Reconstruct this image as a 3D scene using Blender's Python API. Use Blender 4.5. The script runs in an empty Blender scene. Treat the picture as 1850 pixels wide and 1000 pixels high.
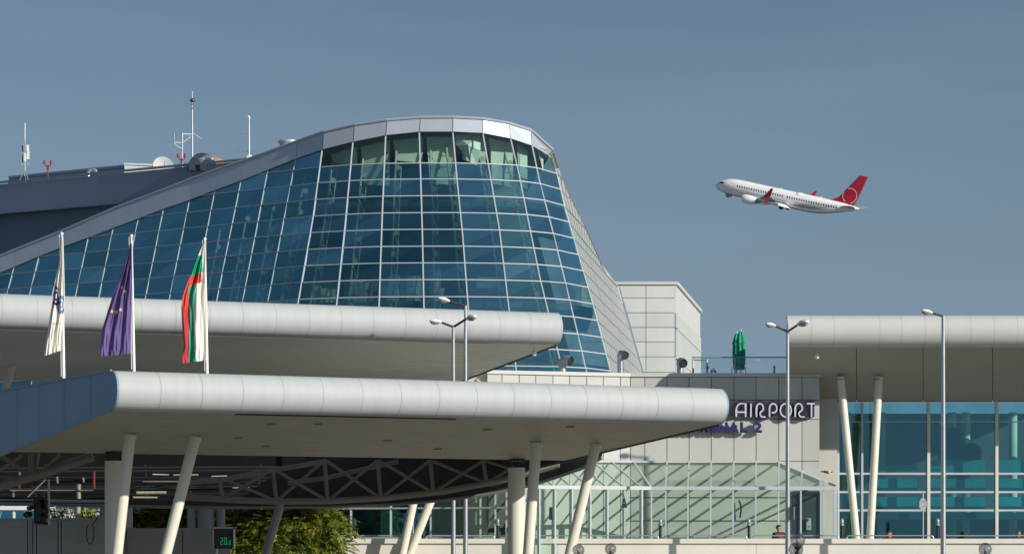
import bpy, bmesh, math, random
from mathutils import Vector, Matrix
random.seed(7)
R = math.radians
S = bpy.context.scene
F = 4950.0          # focal length in pixels of the 1850 px wide photograph
ZC = 6.5            # camera height: about level with the departures deck parapet
HZ = 985.0          # row of the horizon
# ------------------------------------------------------------------ camera
cam = bpy.data.cameras.new('camera'); camo = bpy.data.objects.new('camera', cam)
S.collection.objects.link(camo); S.camera = camo
camo.location = (0, 0, ZC); camo.rotation_euler = (R(90), 0, 0)
cam.sensor_width = 36; cam.lens = F/1850*36
cam.shift_y = (HZ-500)/1850; cam.clip_start = 0.5; cam.clip_end = 20000
# ------------------------------------------------------------------ sky and sun
SUN_AZ, SUN_EL = R(55), R(21)      # to the right of straight behind the camera
sd = Vector((math.sin(SUN_AZ)*math.cos(SUN_EL), -math.cos(SUN_AZ)*math.cos(SUN_EL), math.sin(SUN_EL)))
W = bpy.data.worlds.new('World'); S.world = W; W.use_nodes = True
nt = W.node_tree; bg = nt.nodes['Background']
sky = nt.nodes.new('ShaderNodeTexSky'); sky.sky_type = 'NISHITA'; sky.sun_disc = False
sky.sun_elevation = SUN_EL; sky.sun_rotation = math.atan2(sd.x, sd.y)
sky.air_density = 1.0; sky.dust_density = 2.0; sky.ozone_density = 2.0; sky.altitude = 500
tcw = nt.nodes.new('ShaderNodeTexCoord')
mpw = nt.nodes.new('ShaderNodeMapping'); mpw.inputs['Scale'].default_value = (2.2, 2.2, 16)
nsw = nt.nodes.new('ShaderNodeTexNoise'); nsw.inputs['Scale'].default_value = 1.6; nsw.inputs['Detail'].default_value = 5
rpw = nt.nodes.new('ShaderNodeValToRGB'); rpw.color_ramp.elements[0].position = .36; rpw.color_ramp.elements[1].position = .80
hsw = nt.nodes.new('ShaderNodeHueSaturation'); hsw.inputs['Saturation'].default_value = 0.9
tint = nt.nodes.new('ShaderNodeMixRGB'); tint.blend_type = 'MULTIPLY'; tint.inputs[0].default_value = 1; tint.inputs[2].default_value = (.76, .875, .95, 1)
mxw = nt.nodes.new('ShaderNodeMixRGB'); mxw.blend_type = 'MIX'; mxw.inputs[2].default_value = (3.1, 4.4, 5.9, 1)
L = nt.links.new
L(tcw.outputs['Generated'], mpw.inputs[0]); L(mpw.outputs[0], nsw.inputs['Vector']); L(nsw.outputs['Fac'], rpw.inputs[0])
sxw = nt.nodes.new('ShaderNodeSeparateXYZ'); mrw = nt.nodes.new('ShaderNodeMapRange')      # haze: thicker air towards the horizon
mrw.inputs['From Min'].default_value = 0.0; mrw.inputs['From Max'].default_value = .20; mrw.inputs['To Min'].default_value = 1.05; mrw.inputs['To Max'].default_value = .03
adw = nt.nodes.new('ShaderNodeMath'); adw.operation = 'MULTIPLY_ADD'; adw.inputs[1].default_value = .5; adw.use_clamp = True
L(tcw.outputs['Generated'], sxw.inputs[0]); L(sxw.outputs['Z'], mrw.inputs['Value'])
L(rpw.outputs[0], adw.inputs[0]); L(mrw.outputs[0], adw.inputs[2]); L(adw.outputs[0], mxw.inputs[0])
L(sky.outputs[0], hsw.inputs['Color']); L(hsw.outputs[0], tint.inputs[1]); L(tint.outputs[0], mxw.inputs[1]); L(mxw.outputs[0], bg.inputs[0])
bg.inputs[1].default_value = 0.055
sl = bpy.data.lights.new('sun', 'SUN'); sl.energy = 3.6; sl.angle = R(.5); sl.color = (1, .95, .86)
so = bpy.data.objects.new('sun', sl); S.collection.objects.link(so); so.location = (40, -20, 60)
so.rotation_euler = sd.to_track_quat('Z', 'Y').to_euler()
S.render.engine = 'CYCLES'
S.view_settings.view_transform = 'Standard'; S.view_settings.look = 'None'
S.view_settings.exposure = 0.33; S.view_settings.gamma = 1
S.cycles.max_bounces = 10; S.cycles.transparent_max_bounces = 24
# ------------------------------------------------------------------ helpers
C = S.collection
def P(x, y, d): return Vector(((x-925)/F*d, d, ZC+(HZ-y)/F*d))
def PX(x, y, d, z=None):            # same pixel column, given height
    v = P(x, y, d)
    if z is not None: v.z = z
    return v
def lerp(a, b, t): return a+(b-a)*t
def interp(tab, x):
    if x <= tab[0][0]: return tab[0][1]
    for (a, b), (c, d) in zip(tab, tab[1:]):
        if x <= c: return b+(d-b)*(x-a)/(c-a) if c != a else d
    return tab[-1][1]
def node_mat(name):
    m = bpy.data.materials.new(name); m.use_nodes = True
    return m, m.node_tree, m.node_tree.nodes['Principled BSDF']
def mat(name, col, rough=.6, metal=0., var=.12, scale=2., bump=0., spec=.5, emit=None, coat=0, stretch=(1, 1, 1)):
    m, t, b = node_mat(name)
    tc = t.nodes.new('ShaderNodeTexCoord'); mp = t.nodes.new('ShaderNodeMapping'); mp.inputs['Scale'].default_value = stretch
    n = t.nodes.new('ShaderNodeTexNoise'); n.inputs['Scale'].default_value = scale; n.inputs['Detail'].default_value = 8; n.inputs['Roughness'].default_value = .65
    r = t.nodes.new('ShaderNodeValToRGB'); e = r.color_ramp.elements
    e[0].position = .3; e[1].position = .7
    e[0].color = [c*(1-var) for c in col[:3]]+[1]; e[1].color = [min(1, c*(1+var)) for c in col[:3]]+[1]
    t.links.new(tc.outputs['Object'], mp.inputs[0]); t.links.new(mp.outputs[0], n.inputs['Vector'])
    t.links.new(n.outputs['Fac'], r.inputs[0]); t.links.new(r.outputs[0], b.inputs['Base Color'])
    b.inputs['Roughness'].default_value = rough; b.inputs['Metallic'].default_value = metal
    b.inputs['Specular IOR Level'].default_value = spec; b.inputs['Coat Weight'].default_value = coat
    if bump:
        bp = t.nodes.new('ShaderNodeBump'); bp.inputs['Strength'].default_value = bump; bp.inputs['Distance'].default_value = .02
        n2 = t.nodes.new('ShaderNodeTexNoise'); n2.inputs['Scale'].default_value = scale*6; n2.inputs['Detail'].default_value = 6
        t.links.new(mp.outputs[0], n2.inputs['Vector']); t.links.new(n2.outputs['Fac'], bp.inputs['Height']); t.links.new(bp.outputs[0], b.inputs['Normal'])
    if emit: b.inputs['Emission Color'].default_value = (*emit[:3], 1); b.inputs['Emission Strength'].default_value = emit[3]
    return m
def stripe_mat(name, col, dark, period, axis='Y', rough=.6, bump=.4, width=.2, metal=0, uv=False, var=.08, period2=None):
    """fine parallel grooves along one local axis (slatted or corrugated cladding)"""
    m, t, b = node_mat(name)
    tc = t.nodes.new('ShaderNodeTexCoord'); sx = t.nodes.new('ShaderNodeSeparateXYZ')
    t.links.new(tc.outputs['UV' if uv else 'Object'], sx.inputs[0])
    def groove(ax, per, w):
        a = t.nodes.new('ShaderNodeMath'); a.operation = 'DIVIDE'; a.inputs[1].default_value = per
        f = t.nodes.new('ShaderNodeMath'); f.operation = 'FRACT'
        g = t.nodes.new('ShaderNodeMath'); g.operation = 'LESS_THAN'; g.inputs[1].default_value = w
        t.links.new(sx.outputs[ax], a.inputs[0]); t.links.new(a.outputs[0], f.inputs[0]); t.links.new(f.outputs[0], g.inputs[0])
        return g
    g = groove(axis, period, width); fac = g.outputs[0]
    if period2:
        g2 = groove('Z' if axis != 'Z' and not uv else ('Y' if uv else 'X'), period2[0], period2[1])
        mm = t.nodes.new('ShaderNodeMath'); mm.operation = 'MAXIMUM'; t.links.new(fac, mm.inputs[0]); t.links.new(g2.outputs[0], mm.inputs[1]); fac = mm.outputs[0]
    n = t.nodes.new('ShaderNodeTexNoise'); n.inputs['Scale'].default_value = 1.2; n.inputs['Detail'].default_value = 7
    t.links.new(tc.outputs['Object'], n.inputs['Vector'])
    r = t.nodes.new('ShaderNodeValToRGB'); e = r.color_ramp.elements; e[0].position = .3; e[1].position = .7
    e[0].color = [c*(1-var) for c in col]+[1]; e[1].color = [c*(1+var) for c in col]+[1]
    t.links.new(n.outputs['Fac'], r.inputs[0])
    mx = t.nodes.new('ShaderNodeMixRGB'); mx.inputs[2].default_value = (*dark, 1)
    t.links.new(fac, mx.inputs[0]); t.links.new(r.outputs[0], mx.inputs[1]); t.links.new(mx.outputs[0], b.inputs['Base Color'])
    bp = t.nodes.new('ShaderNodeBump'); bp.invert = True; bp.inputs['Strength'].default_value = bump; bp.inputs['Distance'].default_value = .01
    t.links.new(fac, bp.inputs['Height']); t.links.new(bp.outputs[0], b.inputs['Normal'])
    b.inputs['Roughness'].default_value = rough; b.inputs['Metallic'].default_value = metal
    return m
def glass_mat(name, tintc, refl=.22, gcol=(.8, .9, 1), rough=.02, var=.25, bumpy=.03, f0=.35):
    m = bpy.data.materials.new(name); m.use_nodes = True; t = m.node_tree
    for n in list(t.nodes): t.nodes.remove(n)
    out = t.nodes.new('ShaderNodeOutputMaterial'); mx = t.nodes.new('ShaderNodeMixShader')
    tr = t.nodes.new('ShaderNodeBsdfTransparent'); gl = t.nodes.new('ShaderNodeBsdfGlossy')
    tc = t.nodes.new('ShaderNodeTexCoord'); n = t.nodes.new('ShaderNodeTexNoise'); n.inputs['Scale'].default_value = .6; n.inputs['Detail'].default_value = 3
    r = t.nodes.new('ShaderNodeValToRGB'); e = r.color_ramp.elements; e[0].position = .35; e[1].position = .65
    e[0].color = [c*(1-var) for c in tintc]+[1]; e[1].color = [min(1, c*(1+var)) for c in tintc]+[1]
    t.links.new(tc.outputs['Object'], n.inputs['Vector']); t.links.new(n.outputs['Fac'], r.inputs[0]); t.links.new(r.outputs[0], tr.inputs[0])
    gl.inputs['Color'].default_value = (*gcol, 1); gl.inputs['Roughness'].default_value = rough
    bp = t.nodes.new('ShaderNodeBump'); bp.inputs['Strength'].default_value = bumpy; bp.inputs['Distance'].default_value = .05
    n3 = t.nodes.new('ShaderNodeTexNoise'); n3.inputs['Scale'].default_value = 1.1
    t.links.new(tc.outputs['Object'], n3.inputs['Vector']); t.links.new(n3.outputs['Fac'], bp.inputs['Height']); t.links.new(bp.outputs[0], gl.inputs['Normal'])
    lw = t.nodes.new('ShaderNodeLayerWeight'); lw.inputs['Blend'].default_value = .35
    ml = t.nodes.new('ShaderNodeMath'); ml.operation = 'MULTIPLY_ADD'; ml.inputs[1].default_value = f0; ml.inputs[2].default_value = refl
    ml.use_clamp = True
    t.links.new(lw.outputs['Facing'], ml.inputs[0]); t.links.new(ml.outputs[0], mx.inputs[0])
    t.links.new(tr.outputs[0], mx.inputs[1]); t.links.new(gl.outputs[0], mx.inputs[2]); t.links.new(mx.outputs[0], out.inputs[0])
    return m
ROOTM = {}
class MB:
    """collects faces in world coordinates and links them as ONE mesh object"""
    def __init__(s): s.v = []; s.f = []; s.mi = []; s.uv = {}
    def add(s, vs, fs, mi=0):
        o = len(s.v); s.v += [Vector(v) for v in vs]
        s.f += [tuple(i+o for i in f) for f in fs]; s.mi += [mi]*len(fs)
        return s
    def quad(s, a, b, c, d, mi=0): return s.add([a, b, c, d], [(0, 1, 2, 3)], mi)
    def ob(s, p, x, y, z, mi=0):      # parallelepiped: corner + three edge vectors
        p, x, y, z = map(Vector, (p, x, y, z))
        v = [p, p+x, p+x+y, p+y, p+z, p+x+z, p+x+y+z, p+y+z]
        f = [(0, 3, 2, 1), (4, 5, 6, 7), (0, 1, 5, 4), (1, 2, 6, 5), (2, 3, 7, 6), (3, 0, 4, 7)]
        if x.cross(y).dot(z) < 0: f = [q[::-1] for q in f]
        return s.add(v, f, mi)
    def box(s, c, sx, sy, sz, mi=0):
        c = Vector(c); return s.ob(c-Vector((sx, sy, sz))/2, (sx, 0, 0), (0, sy, 0), (0, 0, sz), mi)
    def tube(s, pts, r, n=8, mi=0, cap=True, sq=False):
        pts = [Vector(p) for p in pts]; rs = r if isinstance(r, (list, tuple)) else [r]*len(pts)
        base = len(s.v); ref = None
        for i, p in enumerate(pts):
            t = (pts[min(i+1, len(pts)-1)]-pts[max(i-1, 0)]).normalized()
            if ref is None: ref = Vector((0, 0, 1)) if abs(t.z) < .9 else Vector((0, 1, 0))
            a = t.cross(ref); a = a.normalized() if a.length > 1e-6 else t.orthogonal().normalized()
            b = a.cross(t).normalized(); ref = b if abs(t.dot(b)) < .9 else ref
            for k in range(n):
                an = 2*math.pi*(k+(.5 if sq else 0))/n
                s.v.append(p+(a*math.cos(an)+b*math.sin(an))*rs[i]*(1.414 if sq else 1))
        for i in range(len(pts)-1):
            for k in range(n):
                k2 = (k+1) % n
                s.f.append((base+i*n+k, base+i*n+k2, base+(i+1)*n+k2, base+(i+1)*n+k)); s.mi.append(mi)
        if cap:
            s.f.append(tuple(base+k for k in range(n))[::-1]); s.mi.append(mi)
            s.f.append(tuple(base+(len(pts)-1)*n+k for k in range(n))); s.mi.append(mi)
        return s
    def lathe(s, c, prof, n=20, mi=0):      # prof: (r, z) about the vertical through c
        c = Vector(c); base = len(s.v)
        for r, z in prof:
            for k in range(n):
                a = 2*math.pi*k/n; s.v.append(c+Vector((r*math.cos(a), r*math.sin(a), z)))
        for i in range(len(prof)-1):
            for k in range(n):
                k2 = (k+1) % n
                s.f.append((base+i*n+k, base+i*n+k2, base+(i+1)*n+k2, base+(i+1)*n+k)); s.mi.append(mi)
        return s
    def sphere(s, c, r, n=16, m=10, mi=0, sc=(1, 1, 1)):
        base = len(s.v); c = Vector(c)
        for i in range(m+1):
            ph = math.pi*i/m
            for k in range(n):
                a = 2*math.pi*k/n
                s.v.append(c+Vector((r*sc[0]*math.sin(ph)*math.cos(a), r*sc[1]*math.sin(ph)*math.sin(a), r*sc[2]*math.cos(ph))))
        for i in range(m):
            for k in range(n):
                k2 = (k+1) % n
                s.f.append((base+i*n+k, base+(i+1)*n+k, base+(i+1)*n+k2, base+i*n+k2)); s.mi.append(mi)
        return s
    def prism(s, poly, ext, mi=0):
        poly = [Vector(p) for p in poly]; e = Vector(ext); n = len(poly)
        return s.add(poly+[p+e for p in poly], [tuple(range(n))[::-1], tuple(range(n, 2*n))]+[(i, (i+1) % n, (i+1) % n+n, i+n) for i in range(n)], mi)
    def build(s, name, m, parent=None, smooth=False, local=False):
        me = bpy.data.meshes.new(name); M = ROOTM.get(parent.name) if parent else None
        inv = M.inverted() if (M is not None and not local) else None
        me.from_pydata([tuple(inv @ v) if inv else tuple(v) for v in s.v], [], s.f)
        for q in (m if isinstance(m, (list, tuple)) else [m]): me.materials.append(q)
        for i, p in enumerate(me.polygons): p.material_index = s.mi[i]; p.use_smooth = smooth
        if s.uv:
            ul = me.uv_layers.new(name='UVMap')
            for i, p in enumerate(me.polygons):
                if i in s.uv:
                    for li, uvv in zip(p.loop_indices, s.uv[i]): ul.data[li].uv = uvv
        me.validate(); me.update()
        if smooth:
            bm_ = bmesh.new(); bm_.from_mesh(me); bmesh.ops.remove_doubles(bm_, verts=bm_.verts, dist=1e-4); bm_.to_mesh(me); bm_.free()
        if smooth:
            try: me.set_sharp_from_angle(angle=R(40))
            except Exception: pass
        o = bpy.data.objects.new(name, me); C.objects.link(o)
        if parent:
            o.parent = parent
            if M is not None: ROOTM[o.name] = M
        return o
def tag(o, label=None, cat=None, group=None, kind=None):
    if label: o['label'] = label
    if cat: o['category'] = cat
    if group: o['group'] = group
    if kind: o['kind'] = kind
    return o
def thing(name, loc, label, cat, group=None, rz=0):
    o = bpy.data.objects.new(name, None); C.objects.link(o); o.empty_display_size = .3
    o.location = loc; o.rotation_euler = (0, 0, rz)
    ROOTM[o.name] = Matrix.Translation(Vector(loc)) @ Matrix.Rotation(rz, 4, 'Z')
    return tag(o, label, cat, group)
def dup(root, loc, label=None, rz=None):
    r = root.copy(); C.objects.link(r); r.location = loc
    if rz is not None: r.rotation_euler = (0, 0, rz)
    if label: r['label'] = label
    for ch in list(root.children):
        c = ch.copy(); C.objects.link(c); c.parent = r
        for g in list(ch.children):
            d = g.copy(); C.objects.link(d); d.parent = c
    return r
def evalmesh(o):
    dg = bpy.context.evaluated_depsgraph_get(); return bpy.data.meshes.new_from_object(o.evaluated_get(dg))
# ------------------------------------------------------------------ materials
M_alu = mat('painted white aluminium', (.46, .487, .488), .6, .0, .05, .8, stretch=(5, .7, .7), spec=.3)
M_aluD = mat('joint shadow gap', (.05, .05, .05), .8)
M_liner = mat('joint sealant', (.22, .22, .21), .7)
M_blue = mat('blue grey end panel', (.22, .31, .43), .6, .0, .06, .5)
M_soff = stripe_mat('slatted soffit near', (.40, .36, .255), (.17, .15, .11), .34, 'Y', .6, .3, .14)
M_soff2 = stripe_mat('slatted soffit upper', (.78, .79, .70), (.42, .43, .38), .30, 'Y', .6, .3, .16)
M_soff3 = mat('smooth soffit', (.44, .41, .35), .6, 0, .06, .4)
M_cream = mat('cream painted column', (.72, .69, .58), .45, 0, .05, 1.2, spec=.4)
M_steelC = mat('tan truss paint', (.26, .235, .18), .5, 0, .1, 2)
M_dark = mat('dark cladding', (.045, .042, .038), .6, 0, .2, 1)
M_void = mat('painted shade black', (.012, .012, .012), 1.0, spec=.05)  # black colour standing in for deep shade under the canopy roof
M_pp = [mat('wall panel tone %d' % (k+1), (.53*q, .53*q, .495*q*w), .45, 0, .05, .5) for k, (q, w) in enumerate(((1, 1), (.94, 1.02), (1.05, .99)))]
M_black = mat('black steel', (.02, .021, .025), .45)
M_frame = mat('white mullion', (.52, .56, .59), .35, .0, .04, 2)
M_band = mat('rim fascia metal', (.50, .54, .60), .38, .25, .06, .5)
M_roof = mat('roof membrane', (.70, .70, .68), .8, 0, .1, .6)
M_hall = mat('hall fascia', (.20, .25, .34), .5, 0, .06, .3)
M_hallD = mat('hall wall dark', (.12, .16, .225), .6, 0, .08, .3)
M_louv = mat('louvre slat', (.30, .35, .43), .5)
M_corr = stripe_mat('corrugated metal side', (.45, .46, .42), (.20, .21, .19), 1.5, 'X', .45, .6, .28, metal=.1, uv=True)
M_panel = mat('white wall panel', (.60, .605, .575), .45, 0, .05, .5)
M_panel2 = mat('pale composite panel', (.60, .59, .55), .45, 0, .04, .4)
M_gap = mat('panel joint', (.09, .09, .09), .8)
M_conc = mat('painted concrete parapet', (.74, .71, .63), .75, 0, .05, .7, bump=.1)
M_concD = mat('grey barrier wall', (.30, .31, .31), .8, 0, .1, .6, bump=.15)
M_asph = mat('forecourt paving', (.20, .20, .19), .9, 0, .2, 3, bump=.3)
M_deck = mat('deck paving', (.30, .29, .26), .9, 0, .2, 2)
M_galv = mat('galvanised steel', (.42, .45, .48), .38, .6, .1, 3)
M_lampg = mat('lamp glass cover', (.30, .31, .30), .15, 0, .1, 8)
M_lampw = mat('white lamp housing', (.78, .78, .74), .35)
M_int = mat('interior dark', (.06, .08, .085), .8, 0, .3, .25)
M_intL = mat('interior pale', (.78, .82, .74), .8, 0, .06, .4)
M_intC = mat('interior column', (.60, .60, .48), .7, 0, .05, 1)
M_glassD = glass_mat('dome glass', (.34, .49, .46), .33, (.38, .86, .98), .02, .28, .05, .55)
M_glassE = glass_mat('dome glass brighter reflection', (.30, .45, .43), .46, (.42, .88, 1.0), .02, .2, .06, .5)  # higher reflectance put in so one bay and some panes look brighter
M_glassF = glass_mat('dome glass darker pane', (.34, .47, .43), .25, (.38, .88, .96), .02, .28, .05, .5)
M_glassT = glass_mat('clear top glass', (.62, .76, .70), .06, (.7, .9, 1), .02, .05, .02, .2)
M_glassV = glass_mat('vestibule glass', (.84, .94, .87), .06, (.8, .9, .9), .02, .04, .02, .25)
M_glassR = glass_mat('curtain wall glass', (.34, .68, .72), .22, (.42, .92, .95), .02, .15, .02, .3)
M_glassC = glass_mat('clear rail glass', (.88, .94, .95), .05, (.9, .95, 1), .02, .02, .01, .15)
M_smoke = glass_mat('smoked globe', (.68, .68, .67), .20, (.9, .9, .95), .02, .02, .0, .3)
M_white = mat('white paint', (.8, .8, .78), .4, 0, .03, 3)
M_red = mat('red paint', (.62, .02, .035), .35, 0, .04, 2)
M_navy = mat('navy sign back', (.02, .03, .06), .5, 0, .1, 6)
M_purp = mat('dark violet letter', (.025, .018, .12), .45, 0, .05, 6)
M_dkpurp = mat('black violet letter side', (.03, .022, .06), .4, 0, .05, 6)
M_ltr = mat('white letter face', (.66, .65, .70), .35, 0, .02, 6)
M_green = mat('green parasol cloth', (.012, .30, .17), .8, 0, .2, 6, bump=.2)
M_skin = mat('skin', (.55, .33, .23), .55, 0, .06, 20)
M_hair = mat('dark hair', (.03, .02, .015), .6)
M_stain = mat('stainless steel', (.55, .56, .60), .28, .85, .1, 4)
# ================================================================== setting
g = MB(); g.quad((-4000, -600, 0), (4000, -600, 0), (4000, 7000, 0), (-4000, 7000, 0)); tag(g.build('ground', M_asph), kind='structure')
DZ = ZC-1.06                                            # departures deck level
g = MB(); xa, xb = P(560, 0, 91).x, 60
g.ob((xa, 91.35, DZ-.5), (xb-xa, 0, 0), (0, 20, 0), (0, 0, .5)); tag(g.build('road', M_deck), kind='structure')
PT = P(0, 972, 91).z
pw = thing('parapet_wall', (xa, 91, 0), 'long cream concrete parapet along the edge of the raised road', 'wall')
g = MB(); n = 9
for i in range(n):
    x0 = lerp(xa, xb, i/n); x1 = lerp(xa, xb, (i+1)/n)-.012; g.ob((x0, 91, 0), (x1-x0, 0, 0), (0, .3, 0), (0, 0, PT-.16))
g.build('wall_face', M_conc, pw)
g = MB(); g.ob((xa, 90.92, PT-.158), (xb-xa, 0, 0), (0, .44, 0), (0, 0, .158)); g.build('coping', M_conc, pw)
# rails on the parapet
rails = [(560, 638), (647, 760), (770, 893), (903, 1040), (1047, 1189), (1201, 1349), (1361, 1515), (1530, 1686), (1700, 1858)]
where = ['beside the leafy tree', 'behind the dark square sign and white props', 'just left of the thick front column', 'passing behind the thick front column', 'in front of the left part of the glass porch', 'in front of the middle of the glass porch', 'where the person in red stands', 'before the two crossing props', 'at the right edge under the glazed facade']
for (a, b), w in zip(rails, where):
    A, B = P(a, 966.5, 91.15), P(b, 966.5, 91.15); r = .022; h = A.z-PT
    pts = [(A.x, A.y, PT), (A.x, A.y, A.z-.05), (A.x+.03, A.y, A.z-.015), (A.x+.09, A.y, A.z), (B.x-.09, A.y, A.z), (B.x-.03, A.y, A.z-.015), (B.x, A.y, A.z-.05), (B.x, A.y, PT)]
    t = thing('guard_rail', (A.x, A.y, PT), 'low steel rail on the parapet '+w, 'railing', 'low rails along the parapet')
    MB().tube(pts, r, 8).build('rail', M_galv, t, True)
    for q in (A.x, B.x): MB().lathe((q, A.y, PT), [(0, .0), (.05, .0), (.05, .012), (0, .012)], 10).build('base_plate', M_galv, t)
# bollard lights
bl = thing('bollard_light', (0, 0, 0), 'x', 'bollard light', 'bollard lights behind the parapet')
MB().lathe((0, 0, 0), [(0, 0), (.075, 0), (.07, .1), (.05, .12), (.05, 1.70), (.07, 1.72), (.07, 1.76), (0, 1.76)], 12).build('post', M_black, bl, True, local=True)
MB().lathe((0, 0, 0), [(.055, 1.76), (.062, 1.82), (.060, 1.92), (.03, 1.97), (0, 1.975)], 12).build('lamp_cover', M_lampg, bl, True, local=True)
MB().lathe((0, 0, 0), [(0, 1.74), (.085, 1.74), (.085, 1.765), (0, 1.765)], 12).build('collar', M_galv, bl, True, local=True)
bx = [641, 765, 899, 1193, 1353, 1521, 1694]
bn = ['just right of the leafy tree', 'between the dark square sign and the slanted white prop', 'left of the thick front column', 'in front of the left bays of the glass porch', 'left of the person in red', 'between the glass porch and the crossing white props', 'just left of the tall single arm lamp post']
for i, (x, w) in enumerate(zip(bx, bn)):
    v = P(x, 0, 91.6); v.z = DZ
    if i == 0: o = bl; o.location = v
    else: o = dup(bl, v)
    o['label'] = 'slim black bollard light '+w
# ================================================================== canopies
def arc_profile(rad, ztop, n=14):   # from underside round the nose to the top: (y, z)
    return [(rad-rad*math.sin(math.pi*k/n), ztop-rad-rad*math.cos(math.pi*k/n)) for k in range(n+1)]
def canopy(root, L, rad, ztop, T, Ts, slope, seg, msoff, mend, endpan, Tend=None, s0=0, skewL=0, skewR=0):
    """local frame: x along the leading edge, y back, z up. T roof depth, Ts soffit depth"""
    prof = arc_profile(rad, ztop)
    zb = lambda y: ztop-2*rad-slope*max(0, y-rad)
    nseg = max(1, round((L-s0)/seg)); g = MB()
    for i in range(nseg):
        a = lerp(s0, L, i/nseg)+.003; b = lerp(s0, L, (i+1)/nseg)-.003
        for (y0, z0), (y1, z1) in zip(prof, prof[1:]):
            g.quad((a, y0, z0), (b, y0, z0), (b, y1, z1), (a, y1, z1))
    g.build('leading_edge', M_alu, root, True, local=True)
    g = MB(); cc = Vector((0, rad, ztop-rad))
    for (y0, z0), (y1, z1) in zip(prof, prof[1:]):
        k = .985; p = lambda y, z: (rad+(y-rad)*k, ztop-rad+(z-ztop+rad)*k)
        (ya, za), (yb, zb_) = p(y0, z0), p(y1, z1)
        g.quad((s0, ya, za), (L, ya, za), (L, yb, zb_), (s0, yb, zb_))
    g.build('joint_liner', M_liner, root, True, local=True)
    g = MB(); tt = .12
    g.add([(s0, rad, ztop-tt), (L, rad, ztop-tt), (L+skewR*T, T, ztop-tt), (s0+skewL*T, T, ztop-tt), (s0, rad, ztop-.004), (L, rad, ztop-.004), (L+skewR*T, T, ztop-.004), (s0+skewL*T, T, ztop-.004)],
          [(0, 3, 2, 1), (4, 5, 6, 7), (0, 1, 5, 4), (1, 2, 6, 5), (2, 3, 7, 6), (3, 0, 4, 7)])
    g.build('roof', M_roof, root, local=True)
    g = MB(); z0, z1 = zb(rad), zb(Ts)
    g.add([(s0, rad, z0), (L, rad, z0), (L+skewR*Ts, Ts, z1), (s0+skewL*Ts, Ts, z1), (s0, rad, z0+.06), (L, rad, z0+.06), (L+skewR*Ts, Ts, z1+.06), (s0+skewL*Ts, Ts, z1+.06)],
          [(0, 3, 2, 1), (4, 5, 6, 7), (0, 1, 5, 4), (1, 2, 6, 5), (2, 3, 7, 6), (3, 0, 4, 7)])
    g.build('soffit', msoff, root, local=True)
    # end faces: left and right, split in panels
    for side, x, sk in ((0, s0, skewL), (1, L, skewR)):
        g = MB(); Te = (Tend or T) if side == 0 else T; out = -.04 if side == 0 else .04
        nose = [(y, z) for y, z in prof]
        poly = [(x+sk*y*.0, y, z) for y, z in nose]
        ys = [rad+.0]+[q for q in endpan if q < Te]+[Te]
        a = rad; yn = ys[1]
        X = lambda y: x+sk*max(0, y-rad)
        pts = [Vector((X(y), y, z)) for y, z in nose]+[Vector((X(yn), yn-.008, ztop)), Vector((X(yn), yn-.008, zb(yn)))]
        g.prism(pts, (out, 0, 0))
        for y0, y1 in zip(ys[1:], ys[2:]):
            g.prism([(X(y0), y0+.014, zb(y0)), (X(y0), y0+.014, ztop), (X(y1), y1-.014, ztop), (X(y1), y1-.014, zb(y1))], (out, 0, 0))
        g.build('end_panel', mend, root, local=True)
        g = MB(); g.prism([(X(rad), rad, zb(rad)+.01), (X(rad), rad, ztop-.01), (X(Te), Te, ztop-.01), (X(Te), Te, zb(Te)+.01)], (-out*.9, 0, 0)); g.build('end_backing', M_aluD, root, local=True)
        g = MB(); g.tube([(X(y)+out, y, z+.004) for y, z in ((rad, ztop), (Te, ztop))], .022, 4, sq=True); g.tube([(X(y)+out, y, z) for y, z in ((rad, zb(rad)), (Te, zb(Te)))], .03, 4, sq=True)
        g.build('edge_trim', M_hall if side == 0 else M_aluD, root, local=True)
# near canopy
NX, NY = -8.53, 59.5; ang = math.atan2(6.8, 13.75); ZT = 3.82; RA = .435; SL = .081
near = thing('entrance_canopy', (NX, NY, ZC), 'big low white front canopy with slatted underside and blue grey end panels', 'canopy', rz=ang)
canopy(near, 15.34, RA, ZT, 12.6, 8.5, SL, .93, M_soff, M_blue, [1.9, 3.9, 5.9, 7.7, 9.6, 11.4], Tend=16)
um = Matrix.Translation((NX, NY, ZC)) @ Matrix.Rotation(ang, 4, 'Z')
def soffit_hit(M, rad, ztop, slope, x, y):
    """where the sight line of a pixel meets a canopy underside (used once, to read the column tops off the photo)"""
    o = Vector((0, 0, ZC)); dr = Vector(((x-925)/F, 1, (HZ-y)/F)); best = None
    for k in range(1, 4000):
        d = 50+k*.015; p = M.inverted() @ (o+dr*d)
        if p.y > rad and p.z <= ztop-2*rad-slope*(p.y-rad) and p.y < 20 and best is not None: return o+dr*d
        best = p if p.z > ztop-2*rad-slope*(p.y-rad) or p.y < rad else best
    return o+dr*66
def soffit_hit(M, rad, ztop, slope, x, y):
    o = Vector((0, 0, ZC)); dr = Vector(((x-925)/F, 1, (HZ-y)/F)); Mi = M.inverted()
    a = Mi @ o; b = Mi @ (o+dr)-a        # local ray a + b d ; plane z = ztop-2rad-slope(y-rad)
    d = (ztop-2*rad+slope*rad-a.z-slope*a.y)/(b.z+slope*b.y)
    return o+dr*d
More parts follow.
